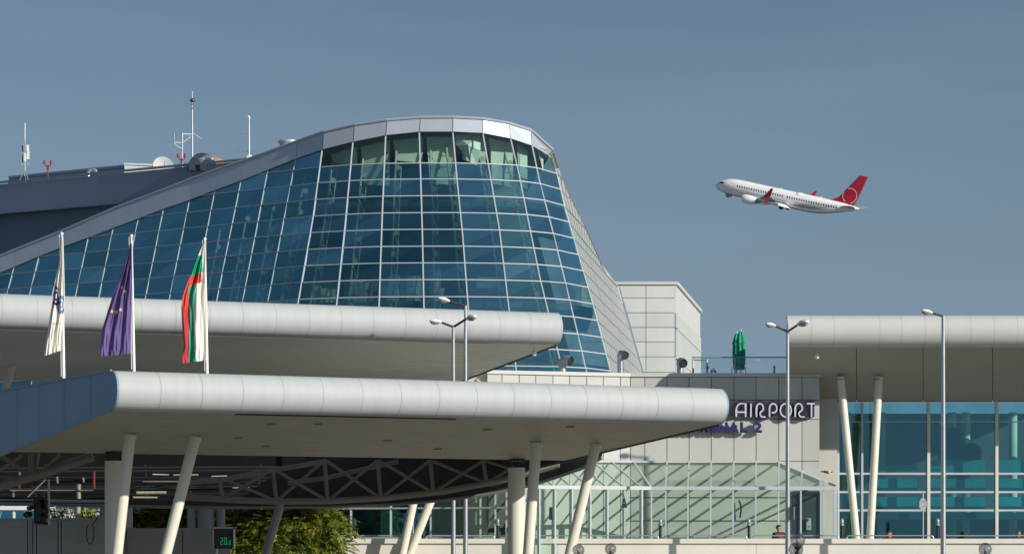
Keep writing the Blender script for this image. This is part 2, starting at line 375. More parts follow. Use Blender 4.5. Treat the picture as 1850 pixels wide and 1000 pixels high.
def prop(px_top, px_bot, M, rad, zt, sl, r, label, name='canopy_column', group=None, zbase=0., rt=None, m=None, cap=True):
    top = soffit_hit(M, rad, zt, sl, *px_top); d = top.y
    b = P(px_bot[0], px_bot[1], d); dirv = (b-top); dirv = dirv*((top.z-zbase)/(top.z-b.z)); base = top+dirv
    t = thing(name, base, label, 'column', group)
    MB().tube([base, top+(-dirv).normalized()*.0], [r, rt or r], 24, cap=True).build('shaft', m or M_cream, t, True)
    dd = dirv.normalized(); MB().tube([top+dd*.02, top+dd*.10], [r*1.06+.01, r*1.06+.01], 24).build('head_collar', m or M_cream, t, True)
    MB().tube([base-dd*.0, base-dd*.06], [r*1.25, r*1.25], 20).build('foot_collar', M_galv, t, True)
    return t
VG = 'slanted props carrying the front canopy'
prop((235, 783), (211, 1000), um, RA, ZT, SL, .135, 'slanted cream prop touching the thick left column of the front canopy', 'canopy_prop', VG)
prop((353, 787), (297, 1010), um, RA, ZT, SL, .135, 'strongly leaning cream prop right of the thick left column under the front canopy', 'canopy_prop', VG)
prop((969, 798), (954, 1000), um, RA, ZT, SL, .135, 'steep cream prop just right of the thick right column under the front canopy', 'canopy_prop', VG)
prop((1077, 801), (1029, 1000), um, RA, ZT, SL, .13, 'leaning cream prop at the right end of the front canopy', 'canopy_prop', VG)
def thick(px, ty, lab, w):
    top = soffit_hit(um, RA, ZT, SL, px, ty); d = top.y-.25
    top = Vector((P(px, 0, d).x, d, top.z+.02)); r = w/2/F*d
    t = thing('thick_column', (top.x, top.y, 0), lab, 'column', 'thick columns of the front canopy')
    MB().tube([(top.x, top.y, 0), (top.x, top.y, top.z-.22)], [r, r], 32).build('shaft', M_cream, t, True)
    MB().tube([(top.x, top.y, 0), (top.x, top.y, .12)], r*1.15, 28).build('foot', M_galv, t, True)
    g = MB()
    for k in range(10):
        a = 2*math.pi*k/10; g.tube([(top.x+math.cos(a)*r*.8, top.y+math.sin(a)*r*.8, top.z-.23), (top.x+math.cos(a)*r*.8, top.y+math.sin(a)*r*.8, top.z)], .014, 6)
    g.tube([(top.x, top.y, top.z-.05), (top.x, top.y, top.z)], r, 24); g.build('bearing', M_black, t)
thick(206, 818, 'thick round cream column at the left under the front canopy', 33)
thick(933, 831, 'thick round cream column at the right under the front canopy', 31)
# slot and downlights in the underside
g = MB(); A = um @ Vector((2.9, RA+.02, ZT-2*RA-.012)); B = um @ Vector((8.3, RA+.02, ZT-2*RA-.012))
yv = (um.to_3x3() @ Vector((0, 1, 0)))
g.ob(A, B-A, yv*.16, (0, 0, -.02)); g.build('slot_gap', M_black, near)
for (x, y) in ((430, 790), (490, 765), (575, 765), (480, 805), (880, 775), (790, 810), (1030, 770), (700, 795)):
    p = soffit_hit(um, RA, ZT, SL, x, y); g = MB(); g.lathe(p+Vector((0, 0, -.03)), [(0, 0), (.10, 0), (.13, .03), (0, .035)], 14)
    g.build('downlight', M_steelC, near, True)
# rear ring fascia and truss
Bp = [(1088, 826), (1050, 846), (1010, 860), (960, 876), (900, 889), (840, 898), (770, 906), (700, 911), (600, 915), (440, 916), (300, 915), (150, 912), (0, 909), (-90, 906)]
tops = [(-90, 903), (0, 903), (430, 903), (540, 826), (1000, 822), (1088, 818)]
dep = [(-90, 76), (300, 77.2), (700, 78), (1010, 77), (1088, 75.5)]
g = MB(); sub = []
for (a, b), (c, d) in zip(Bp, Bp[1:]):
    for k in range(4): sub.append((lerp(a, c, k/4), lerp(b, d, k/4)))
sub.append(Bp[-1])
def rib(u):
    x, y = u; d = interp(dep, x); return P(x, y, d), P(x, min(interp(tops, x), y-3), d)
for u, w in zip(sub, sub[1:]):
    a0, a1 = rib(u); b0, b1 = rib(w); bk = Vector((0, .3, 0))
    g.quad(a0, a1, b1, b0); g.quad(a0+bk, b0+bk, b1+bk, a1+bk); g.quad(a0, b0, b0+bk, a0+bk)
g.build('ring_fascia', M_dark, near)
g = MB(); g.tube([rib(u)[0]+Vector((0, -.03, .0)) for u in sub], .045, 6); g.build('ring_edge', M_steelC, near, True)
def tp(x, y, o=0): return P(x, y, interp(dep, x)-1.0+o)
g = MB()
low = [(1010, 838), (940, 857), (880, 871), (800, 886), (700, 897), (600, 903), (500, 904), (420, 901), (330, 896)]
g.tube([tp(*q) for q in low], .075, 10); g.tube([tp(*q, .7) for q in [(x, y+3) for x, y in low]], .06, 8)
g.build('bottom_chord', M_steelC, near, True)
g = MB(); g.tube([tp(*q) for q in [(330, 872), (400, 866), (460, 855), (520, 844), (590, 832)]], .075, 10)
g.tube([tp(*q, .7) for q in [(520, 872), (590, 862), (660, 846), (720, 833)]], .07, 10); g.build('top_chord', M_steelC, near, True)
ly = [(x, y) for x, y in sorted(low)]
posts = [400, 497, 590, 686, 781, 877, 950]
ut = [(330, 870), (460, 855), (520, 844), (590, 832), (1010, 832)]
for i, x in enumerate(posts):
    MB().tube([tp(x-4, interp(ut, x)-2), tp(x+2, interp(ly, x))], .06, 8).build('truss_post', M_steelC, near, True)
    if i:
        xp = posts[i-1]; g = MB()
        g.tube([tp(xp, interp(ut, xp)), tp(x-3, interp(ly, x)-2)], .045, 8); g.tube([tp(xp+5, interp(ly, xp)-2, .4), tp(x-5, interp(ut, x), .4)], .045, 8)
        g.build('truss_diagonal', M_steelC, near, True)
# left pipe truss
g = MB(); q = lambda x, y, o=0: P(x, y, 72.5+o)
g.tube([q(-60, 893), q(0, 877), q(50, 862), q(95, 849), q(130, 836), (q(168, 824))], .125, 12); g.build('top_chord', M_steelC, near, True)
for a, b, r in (((-30, 866), (40, 822), .05), ((0, 822), (52, 856), .06), ((58, 856), (56, 818), .085), ((64, 850), (70, 818), .05), ((82, 846), (108, 820), .045)):
    MB().tube([q(*a), q(*b)], r, 8).build('truss_diagonal', M_steelC, near, True)
# equipment under the roof: purlins, catwalk pipes, added pale pipes standing in for streaks of sunlight (hang under the canopy roof)
g = MB()
for y in (846, 852, 861, 868, 879, 884, 893, 900): x_ = random.uniform(-100, 60); g.tube([P(x_, y, 80.5+random.uniform(-.6, .6)), P(random.uniform(420, 640), y+random.uniform(-3, 3), 80.5)], random.uniform(.02, .07), 6)
for x in (-40, 60, 82, 190, 262, 330, 344, 470): g.tube([P(x, 838, 80.8), P(x+random.uniform(-8, 8), 905, 80.8)], random.uniform(.02, .05), 6)
g.build('ceiling_grid', M_black, near)
g = MB(); g.ob(P(-120, 905, 84), P(640, 905, 84)-P(-120, 905, 84), (0, .2, 0), (0, 0, 2.6)); g.build('shade_backing', M_void, near)  # added black sheet that stands in for the unlit void
g = MB(); g.ob((.3, 8.5, 2.33), (14.6, 0, 0), (0, 3.4, 1.1), (0, 0, .03)); g.build('inner_ceiling', M_void, near, local=True)  # underside of the rear roof, blackened to read as deep shade
M_sheen = mat('pale light streak', (.28, .26, .21), .4, .3, .3, 3)  # pale tone stands in for sunlight caught on the clutter
g = MB()
for x0, x1, y, r in ((275, 305, 857, .022), (313, 358, 857, .022), (246, 300, 889, .05), (258, 330, 869, .015), (382, 410, 859, .02), (240, 284, 898, .03), (420, 450, 880, .015)):
    MB().tube([P(x0, y+random.uniform(-1, 1), 79.6), P(x1, y, 79.9)], r, 8).build('streak_pipe', M_sheen, near, True)
g.tube([P(142, 874, 79.5), P(142, 900, 79.5)], .07, 10); g.tube([P(24, 885, 79.5), P(24, 897, 79.5)], .03, 6)
for x, y0, y1 in ((103, 860, 872), (35, 852, 860), (150, 862, 870)): g.tube([P(x, y0, 79.5), P(x+1, y1, 79.5)], .03, 6)
g.tube([P(18, 885, 79.4), P(168, 885, 79.4)], .018, 6); g.tube([P(50, 897, 79.3), P(82, 866, 79.3)], .022, 6)
g.build('streak_pipe', M_sheen, near, True)
g = MB(); g.tube([P(170, 850, 79), P(170, 882, 79)], .03, 6); g.tube([P(35, 868, 79), P(35, 881, 79)], .03, 6); g.build('streak_pipe', mat('red pipe', (.25, .03, .02), .5), near, True)
g = MB(); g.tube([P(-80, 903, 76.5), P(190, 905, 76.5)], .05, 6); g.build('tie_rail', M_galv, near, True)
# upper canopy
UX0, UY0 = P(0, 0, 77.6).x, 77.6; UX1, UY1 = P(1015, 0, 84).x, 84
ang2 = math.atan2(UY1-UY0, UX1-UX0); UL = math.hypot(UX1-UX0, UY1-UY0); UZ = 457.5*77.6/F; UR = .495
upper = thing('upper_canopy', (UX0, UY0, ZC), 'long upper white canopy with rounded edge behind the flags, plain grey underside', 'canopy', rz=ang2)
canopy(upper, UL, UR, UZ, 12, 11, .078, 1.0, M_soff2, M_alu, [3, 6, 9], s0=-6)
um2 = Matrix.Translation((UX0, UY0, ZC)) @ Matrix.Rotation(ang2, 4, 'Z')
g = MB(); zc_ = UZ-2*UR
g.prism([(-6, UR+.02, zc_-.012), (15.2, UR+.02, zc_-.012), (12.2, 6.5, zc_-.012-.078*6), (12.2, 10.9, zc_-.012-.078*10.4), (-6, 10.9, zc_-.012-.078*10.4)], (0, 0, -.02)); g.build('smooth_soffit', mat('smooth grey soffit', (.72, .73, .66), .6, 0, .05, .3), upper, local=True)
PG = 'props carrying the upper canopy'
prop((22, 660), (5, 720), um2, UR, UZ, .078, .13, 'slanted prop of the upper canopy at the left edge above the blue end panel', 'canopy_prop', PG)
def prop2(a, b, ytop, d, lab):
    A = P(*a, d); B = P(*b, d); s = (B-A); base = A+s*((DZ-A.z)/s.z); top = soffit_hit(um2, UR, UZ, .078, b[0]+(b[0]-a[0])/(a[1]-b[1])*(b[1]-ytop), ytop); top.y = d; top.z = min(top.z, base.z+s.z/s.length*30)
    k = (ZC+5.45-A.z)/s.z; top = A+s*k
    t = thing('canopy_prop', base, lab, 'column', PG); MB().tube([base, top], .14, 20).build('shaft', M_cream, t, True)
    MB().tube([base, base+s.normalized()*.05], .19, 20).build('foot_collar', M_galv, t, True)
prop2((733, 970), (746, 910), 690, 90.2, 'white slanted prop behind the dark square sign on the raised road')
prop2((752, 970), (776, 910), 690, 90.6, 'white prop leaning right, next to the dark square sign on the raised road')
t = thing('hanging_camera', P(965, 627, 84.8), 'small white dome camera hanging under the tip of the upper canopy', 'camera')
MB().tube([P(965, 622, 84.8), P(965, 634, 84.8)], .02, 8).build('stem', M_white, t, True)
g = MB(); c = P(965, 638, 84.8); g.lathe(c, [(0, .09), (.05, .085), (.085, .02), (.085, -.02), (.06, -.07), (0, -.09)], 14); g.build('dome', M_lampw, t, True)
# ================================================================== big glazed hall (tapering glass tower)
D0 = 150.
ribs = [  # (polyline of photo points top->bottom), ratio at row 8
 ([(990,278),(1003,305),(1020,376),(1040,445),(1074,562),(1101,666)],1.030),
 ([(961,261),(976,332),(995.6,405.6),(1020,503.6),(1047,616),(1059,668)],1.0135),
 ([(922,248),(936.8,310),(956,405.6),(976,503.6),(991,565)],1.006),
 ([(872,238.5),(885,312.5),(902.5,415),(912,494),(919.6,557.5)],1.002),
 ([(818,236),(826.5,332),(836,425),(846,555)],1.0),
 ([(757.5,236),(763,414),(766,553)],1.0),
 ([(697,242.5),(691,380),(685,549)],1.001),
 ([(638,254),(624,403),(609,543.6)],1.005),
 ([(582.6,268),(565.5,395),(539.6,541.7)],1.011),
 ([(535,284.5),(508,422),(485,540)],1.020),
 ([(484.5,304.5),(442,524.6)],1.028),
 ([(436,324),(393,535)],1.036),
 ([(389,341),(350,535)],1.044),
 ([(343,359),(307.5,532)],1.052),
 ([(296,375),(264,532)],1.0595),
 ([(250.5,392.5),(222,529)],1.067),
 ([(205,409.5),(180,529)],1.0745),
 ([(160,427),(138,527.5)],1.082),
 ([(115.5,443),(96,526)],1.0895),
 ([(71,460.5),(55.5,523)],1.097),
 ([(26,480),(15,521.5)],1.1045),
 ([(-20,498),(-27,525)],1.112), ([(-66,516),(-70,535)],1.12)]
def extend(pl, y):
    (x0, y0), (x1, y1) = pl[-2:]; return pl+[(x1+(x1-x0)/(y1-y0)*(y-y1), y)]
LEAN = .015/270.
class Rib:
    def __init__(s, pl, ratio):
        pl = extend(pl, 965); s.pts = [P(x, y, D0*(ratio+LEAN*(535-y)*(1 if y < 535 else .6))) for x, y in pl]
        # subdivide
        q = []
        for a, b in zip(s.pts, s.pts[1:]):
            for k in range(6): q.append(a.lerp(b, k/6))
        q.append(s.pts[-1]); s.q = q
    def at(s, z):
        q = s.q
        if z >= q[0].z: return q[0].copy()
        for a, b in zip(q, q[1:]):
            if b.z <= z <= a.z: return a.lerp(b, (a.z-z)/(a.z-b.z) if a.z != b.z else 0)
        return q[-1].copy()
RB = [Rib(*r) for r in ribs]
rowy = [294.4, 323.3, 353.6, 384, 414.2, 444.5, 474.5, 504.8, 535.4, 566, 597, 628, 659, 690, 735, 800, 880, 964]
def zrow(y): return ZC+(HZ-y)/F*D0*(1+LEAN*(535-y))
rows = [zrow(y) for y in rowy]
glass = thing('glass_hall', (P(700, 0, D0).x, D0, 0), 'huge tapering glass terminal hall with curved white rim behind the canopies', 'building')
up = Vector((0, 0, 1))
for i, rb in enumerate(RB):
    r = .036 if i < 9 else .024
    MB().tube([p for p in rb.q], r, 4, sq=True).build('mullion', M_frame, glass)
for i in range(len(RB)-1):
    a, b = RB[i], RB[i+1]; aT, bT = a.q[0], b.q[0]; zm_ = max(aT.z, bT.z)
    g = MB(); n = ((b.at(rows[6])-a.at(rows[6])).cross(up)).normalized()
    if n.y > 0: n = -n
    def edge(rb, o, z):
        if z <= rb.q[0].z: return rb.at(z)
        return rb.q[0].lerp(o.q[0], (z-rb.q[0].z)/(o.q[0].z-rb.q[0].z))
    zs = [zm_]+[z for z in rows if z < zm_-.25]
    for z1_, z2_ in zip(zs, zs[1:]):
        jt = [n*random.uniform(-.03, .03) for _ in range(4)]
        A1, A2, B2, B1 = edge(a, b, z1_), edge(a, b, z2_), edge(b, a, z2_), edge(b, a, z1_)
        if z1_ == zm_ and abs(aT.z-bT.z) > .02:
            poly = [A2, B2, bT] if bT.z > aT.z else [A2, B2, aT]
            if aT.z > z2_ and bT.z > z2_: poly = [aT, A2, B2, bT]
        else:
            poly = [A1+jt[0], A2+jt[1]]
            if z2_ < aT.z < z1_: poly = [A1, aT, A2]
            poly += [B2+jt[2]] + ([bT] if z2_ < bT.z < z1_ else []) + [B1+jt[3]]
        g.add(poly, [tuple(range(len(poly)))])
    gb = g.build('glazing_bay', M_glassD, glass)
    # the topmost row of the lit front bays is clear glass
    if i < 8:
        gb.data.materials.append(M_glassT)
        gb.data.polygons[0].material_index = 1
    else: gb.data.materials.append(M_glassD)
    gb.data.materials.append(M_glassE); gb.data.materials.append(M_glassF)
    for q_ in gb.data.polygons:
        if q_.material_index == 0: rnd = random.random(); q_.material_index = 2 if (i == 3 or rnd < .12 or (i == 0 and rnd < .5)) else (3 if rnd > (.55 if 3 < i < 8 else .8) else 0)
# transoms: one long bent bar per row
for z in rows:
    run = []
    for i, rb in enumerate(RB):
        if z < rb.q[0].z-.02:
            run.append(rb.at(z))
        else:
            if run:
                lo, hi = RB[i-1].q[0], rb.q[0]
                if lo.z > hi.z: run.append(hi.lerp(lo, (z-hi.z)/(lo.z-hi.z)))
            break
    if len(run) > 1: MB().tube([p+Vector((0, -.01, 0)) for p in run], .026, 4, sq=True).build('transom', M_frame, glass)
# rim fascia
upr = [(-66, 492), (0, 463), (115, 417), (204, 378), (296, 344), (374, 313), (456, 286), (560, 248), (586, 239), (638, 227), (697, 218.5), (755.6, 213.6), (817, 213), (870, 215.5), (917, 223), (956, 234), (983, 251), (1001, 274)]
g = MB(); bk = MB(); rf = []
uts = [P(*q, D0*1.036) for q in [(1001, 274)]]
for i in range(len(RB)):
    x, y = ribs[i][0][0]; d = RB[i].q[0].y-.15
    ux = x+(2 if i > 4 else 0) if i > 0 else 999
    if i == 1: ux = 960
    if i in (2,): ux = 920
    rf.append((P(x, y+1.5, d), P(ux, interp(upr, ux), d+.1)))
for i in range(len(RB)-1):
    (a0, a1), (b0, b1) = rf[i], rf[i+1]; e = (b0-a0).normalized()*(.02 if i < 9 else .003)
    bkv = Vector((0, .25, 0))
    v = [a0+e, b0-e, b1-e, a1+e]
    g.add(v+[q+bkv for q in v], [(0, 1, 2, 3), (7, 6, 5, 4), (0, 4, 5, 1), (1, 5, 6, 2), (2, 6, 7, 3), (3, 7, 4, 0)])
    v = [a0+bkv*.5, b0+bkv*.5, b1+bkv*.5-up*.02, a1+bkv*.5-up*.02]; bk.add(v, [(0, 1, 2, 3)])
g.build('rim_fascia', M_band, glass); bk.build('rim_backing', M_gap, glass)
g = MB(); g.tube([q[1]+Vector((0, -.03, .05)) for q in rf], .07, 6); g.build('rim_capping', M_band, glass)
g = MB(); c0 = [q[1] for q in rf]; c1 = [Vector((q.x*.80-1.5, q.y+16, q.z-1.2)) for q in c0]
for a, b, c, d in zip(c0, c0[1:], c1[1:], c1): g.quad(a-up*.05, b-up*.05, c, d)
g.build('roof', M_roof, glass)
# right side of the hall: corrugated metal, running away to the back
ol = [((1001, 276), 154.5), ((1012, 312), 157), ((1025, 347), 160), ((1054, 405.6), 166), ((1084, 474), 177), ((1091, 492), 180), ((1117, 519), 185), ((1137, 590), 185.5), ((1160, 672), 186), ((1241, 964), 188)]
olp = [P(*a, d) for a, d in ol]
def outl(z):
    for a, b in zip(olp, olp[1:]):
        if b.z <= z <= a.z: return a.lerp(b, (a.z-z)/(a.z-b.z))
    return olp[0].copy() if z > olp[0].z else olp[-1].copy()
g = MB(); N = 70; z1 = min(RB[0].q[0].z, olp[0].z); z0 = RB[0].q[-1].z
for k in range(N):
    za, zb = lerp(z1, z0, k/N), lerp(z1, z0, (k+1)/N)
    a, b, c, d = RB[0].at(za), outl(za), outl(zb), RB[0].at(zb)
    for q, (s0_, s1_) in enumerate(((0, 1),)):
        g.uv[len(g.f)] = [(a.y, za), (b.y, za), (c.y, zb), (d.y, zb)]; g.quad(a, b, c, d)
g.build('side_cladding', M_corr, glass)
for z in rows[:14]:
    if z < z1: MB().tube([RB[0].at(z), outl(z)+Vector((-.02, -.05, 0))], .03, 4, sq=True).build('cladding_rail', M_hall, glass)
for f_ in (.3, .62):
    MB().tube([RB[0].at(z).lerp(outl(z), f_) + Vector((0, -.03, 0)) for z in [lerp(z1-5, z0, q/12) for q in range(13)]], .02, 4).build('cladding_rail', M_hall, glass)
g = MB(); tp_ = olp[:6]
for a, b in zip(tp_, tp_[1:]):
    w0 = Vector((-.22, -.1, -.05)); g.add([a+w0, b+w0, b+Vector((.06, 0, .06)), a+Vector((.06, 0, .06)), a+w0+Vector((0, .4, 0)), b+w0+Vector((0, .4, 0))], [(0, 1, 2, 3), (4, 5, 1, 0), (3, 2, 5, 4)])
g.build('side_capping', M_alu, glass)
g = MB(); tri = [P(1087, 476, 178.6), P(1117, 517, 184.6), P(1126, 549, 184.9), P(1091, 505, 180.8)]
g.prism(tri, (0, .3, 0)); g.build('side_parapet', M_alu, glass)
MB().tube(olp[6:], .10, 4, sq=True).build('corner_trim', M_hall, glass)
# inside: ladder columns, pale clerestory wall, floors, back wall
inn = [rb for rb in RB]
for i in (2, 3, 4, 5, 6, 7, 8, 9, 10, 11, 12):
    rb = RB[i]; m = MB(); sx = .55 if i > 4 else -.45
    dp = 1.3 if i < 9 else 1.6
    l = [p+Vector((sx, dp, 0)) for p in rb.q[1:]]; l2 = [p+Vector((sx+.28, dp+.75, 0)) for p in rb.q[1:]]
    m.tube(l, .06, 6); m.tube(l2, .035, 6)
    for k in range(0, len(l)-1, 1): m.tube([l[k], l2[k+1]], .022, 5)
    zt, zb_ = l[0].z, l[-1].z; z = zt-1
    while z > zb_+1:
        p = min(l, key=lambda v: abs(v.z-z)); p = Vector((p.x+.14, p.y-.12, z)); m.tube([p, p+Vector((0, .04, 0))], .16, 10); z -= 1.25
    m.build('inner_truss', M_intC, glass)
g = MB(); off = lambda i, dy: Vector((0 if i else -.5, dy, 0))
for i in range(0, 8):
    a, b = RB[i], RB[i+1]; tA, tB = a.q[0]+Vector((-.4 if i < 2 else 0, 1.3, -.15)), b.q[0]+Vector((0, 1.3, -.15))
    zb_ = rows[1]-.1 if i in (1, 2, 4, 6) else rows[0]+.25
    g.quad(Vector((tA.x+.15, tA.y, zb_)), Vector((tB.x+.55, tB.y, zb_+.15)), tB+Vector((.35, 0, 0)), tA+Vector((.15, 0, 0)))
g.build('clerestory_wall', M_intL, glass)
g = MB()
for i in (4,):
    a, b = P(824, 240, 151.6), P(867, 243, 151.6); nn = 9
    pts = [(824, 243), (868, 240), (868, 272), (862, 300), (850, 293), (838, 276), (824, 262)]
    base = [P(x, y, 153.3+random.uniform(-.15, .25)) for x, y in pts]; c = P(846, 262, 153.0)
    for u in range(len(base)): g.add([base[u], base[(u+1) % len(base)], c], [(0, 1, 2)])
g.build('reflection_patch', M_white, glass)  # pale folded sheet that stands in for a white reflection in the glass
g = MB()
for i in range(len(RB)-1):
    a, b = RB[i], RB[i+1]
    for z in (rows[2]-.3, rows[8]-.4, rows[12]):
        if z < min(a.q[0].z, b.q[0].z)-1:
            A, B = a.at(z), b.at(z); dy = Vector((0, 2.2, 0)); bkk = Vector((0, 16, 0))
            g.quad(A+dy, B+dy, B+bkk, A+bkk); g.quad(A+dy+up*.35, B+dy+up*.35, B+dy, A+dy)
g.build('inner_floor', mat('inner floor slab', (.18, .20, .20), .7, 0, .15, .4), glass)
g = MB()
for i in range(len(RB)-1):
    a, b = RB[i], RB[i+1]; dy = Vector((0, 9, 0)) if i > 1 else Vector((-1.5, 9, 0))
    g.quad(a.q[-1]+dy, b.q[-1]+dy, b.q[0]+dy, a.q[0]+dy)
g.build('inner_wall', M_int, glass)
g = MB()
for x, y0, y1 in ((570, 516, 560), (587, 522, 560), (640, 505, 560), (655, 512, 560), (742, 500, 560), (786, 488, 560), (705, 520, 560)):
    g.tube([P(x, y1+30, 155), P(x, y0, 155)], .32 if x in (570, 786) else .6, 10)
g.build('inner_column', M_intC, glass)
g = MB()
for x0, x1, y0, y1 in ((628, 680, 508, 540), (700, 756, 498, 535), (590, 606, 522, 545), (776, 800, 520, 540), (860, 905, 500, 520)):
    g.quad(P(x0, y1, 156), P(x1, y1, 156), P(x1+3, y0, 156), P(x0+3, y0, 156))
g.build('inner_partition', mat('beige partition', (.75, .62, .48), .8), glass)
# ================================================================== dark hall wing behind, left
hall = thing('hall_wing', P(200, 985, 182), 'dark blue grey metal clad building wing with louvres rising behind the glass hall', 'building')
A = lambda x: lerp(186.6, 175, x/450)
zt, zm = 652*186.6/F+ZC, 598*186.6/F+ZC
def hp(x, z, off=0):
    d = A(x)+off; return Vector(((x-925)/F*d, d, z))
g = MB(); xs = [-300]+list(range(-190, 520, 92))
for a, b in zip(xs, xs[1:]):
    p0, p1 = hp(a, zm), hp(b, zm); e = (p1-p0).normalized()*.003; g.ob(p0+e, p1-p0-2*e, (0, .6, 0), (0, 0, zt-zm))
g.build('fascia', M_hall, hall)
g = MB(); p0, p1 = hp(-300, zt), hp(520, zt); g.tube([p0+Vector((0, -.05, .06)), p1+Vector((0, -.05, .06))], .07, 4, sq=True); g.build('capping', M_hall, hall)
g = MB()
p0, p1 = hp(-300, 0, 1.2), hp(620, 0, 1.2); g.ob(p0, p1-p0, (0, .4, 0), (0, 0, zm+.0)); g.ob(hp(-300, zm-.003, .0), hp(520, zm, 0)-hp(-300, zm, 0), (0, 1.3, 0), (0, 0, -.05))
g.build('wall', M_hallD, hall)
g = MB(); z = 8.
while z < zm: p0, p1 = hp(-300, z, 1.17), hp(520, z, 1.17); g.ob(p0, p1-p0, (0, .03, 0), (0, 0, .012)); z += .42
g.build('wall_seams', M_black, hall)
for x0, x1, y0, y1 in ((56, 116, 391, 428), (156, 214, 381, 398)):
    g = MB(); fr = MB(); z0, z1 = HZ-y1, HZ-y0; d = A(x0)+1.1
    Z0, Z1 = ZC+z0*d/F, ZC+z1*d/F; zz = Z0
    while zz < Z1: p0, p1 = hp(x0, zz, 1.05), hp(x1, zz, 1.05); g.ob(p0, p1-p0, (0, .12, .06), (0, 0, .03)); zz += .16
    g.build('louvre', M_louv, hall)
    fr.tube([hp(x0, Z0, 1.1), hp(x1, Z0, 1.1), hp(x1, Z1, 1.1), hp(x0, Z1, 1.1), hp(x0, Z0, 1.1)], .03, 4).build('louvre_frame', M_hall, hall)
g = MB(); p0, p1 = hp(-300, zt-.05, .6), hp(520, zt-.05, .6); p2, p3 = p1+Vector((8, 40, 0)), p0+Vector((8, 40, 0)); g.quad(p0, p1, p2, p3); g.build('roof', M_roof, hall)
roofz = zt-.05
def rp(x, d): return Vector(((x-925)/F*d, d, roofz))
def rz_(y, d): return ZC+(HZ-y)/F*d
# plant room boxes on the roof
t = thing('rooftop_parapet', rp(16, 192), 'long low dark blue plant screen on the roof at the left', 'roof screen')
def wall_between(g, xa, ya, da, xb, yb, db, th=.3):
    a, b = rp(xa, da), rp(xb, db); za, zb = rz_(ya, da), rz_(yb, db)
    g.prism([a, b, Vector((b.x, b.y, zb)), Vector((a.x, a.y, za))], (0, th, 0))
g = MB(); wall_between(g, 16, 319, 192, 225, 298.5, 186); g.build('screen_wall', M_hallD, t)
g = MB()
for k in (.3, .62, .97):
    a, b = rp(16, 191.9), rp(225, 185.9); za, zb = lerp(roofz, rz_(319, 192), k), lerp(roofz, rz_(298.5, 186), k); g.tube([Vector((a.x, a.y, za)), Vector((b.x, b.y, zb))], .06, 4, sq=True)
g.build('screen_rail', M_hall, t)
t = thing('rooftop_unit', rp(225, 186), 'white box shaped roof unit beside the satellite dish', 'roof unit')
g = MB(); wall_between(g, 225, 297.5, 185.9, 280, 298, 186.5, 5); g.build('casing', M_alu, t)
g = MB(); a, b = rp(224, 185.8), rp(281, 186.4); a.z = b.z = rz_(298, 186); g.ob(a, b-a, (0, 5.2, 0), (0, 0, .12)); g.build('lid', M_alu, t)
g = MB(); a = rp(262, 185.6); g.sphere(a+Vector((0, 0, .0)), .55, 14, 8, sc=(1.2, 1, 1)); g.build('cowl', M_hall, t, True)
t = thing('roof_ledge', rp(300, 186), 'low white roof ledge between satellite dish and obstruction lights', 'roof ledge')
g = MB(); wall_between(g, 283, 299.5, 186.6, 352, 299.5, 184, 1); g.build('upstand', M_alu, t)
g = MB(); a, b = rp(283, 186.5), rp(352, 183.9); a.z = b.z = rz_(299.3, 185.5); g.ob(a, b-a, (0, 1.1, 0), (0, 0, .06)); g.build('flashing', M_band, t)
def bent_vent(x, y, d, s, lab):
    b = rp(x-6*s, d); z = rz_(y, d); t = thing('bent_vent_pipe', b, lab, 'vent pipe', 'bent silver vent pipes on the left roof')
    r = .13*s; w = .42*s; pts = [b, Vector((b.x, b.y, z-w*.7))]
    for k in range(1, 9):
        a = math.pi*k/9*1.0; pts.append(Vector((b.x+w*.7*(1-math.cos(a)), b.y, z-w*.7+w*.7*math.sin(a))))
    MB().tube(pts, [r*1.3]+[r]*(len(pts)-1), 12).build('pipe', M_stain, t, True)
    MB().lathe(b, [(0, 0), (r*1.8, 0), (r*1.4, .1), (0, .12)], 12).build('flashing', M_hall, t, True)
bent_vent(165, 305.5, 183.5, .95, 'short bent silver vent pipe in front of the dark roof screen')
bent_vent(371, 283, 174.5, 1.25, 'ribbed bent silver vent pipe in front of the arched roof vent')
# satellite dish
t = thing('satellite_dish', rp(295, 184), 'large white satellite dish on the roof left of the tall mast', 'satellite dish')
c = P(295, 300, 184); g = MB(); ax = Vector((.25, -.9, .35)).normalized(); Rm = ax.to_track_quat('Z', 'Y').to_matrix()
prof = [(0, -.22), (.3, -.19), (.55, -.10), (.72, 0), (.70, .03), (.5, -.06), (.2, -.15), (0, -.18)]
base = len(g.v); nn = 24
for r_, z_ in prof:
    for k in range(nn): a = 2*math.pi*k/nn; g.v.append(c+Rm @ Vector((r_*math.cos(a), r_*math.sin(a), z_)))
for i in range(len(prof)-1):
    for k in range(nn): k2 = (k+1) % nn; g.f.append((i*nn+k, i*nn+k2, (i+1)*nn+k2, (i+1)*nn+k)); g.mi.append(0)
g.build('reflector', M_alu, t, True)
MB().tube([Vector((c.x, c.y+.1, roofz)), c+Vector((0, .15, 0))], .05, 8).build('stand', M_galv, t, True)
MB().tube([c+Rm @ Vector((0, -.7, 0)), c+ax*.7], .02, 6).build('feed_arm', M_galv, t, True)
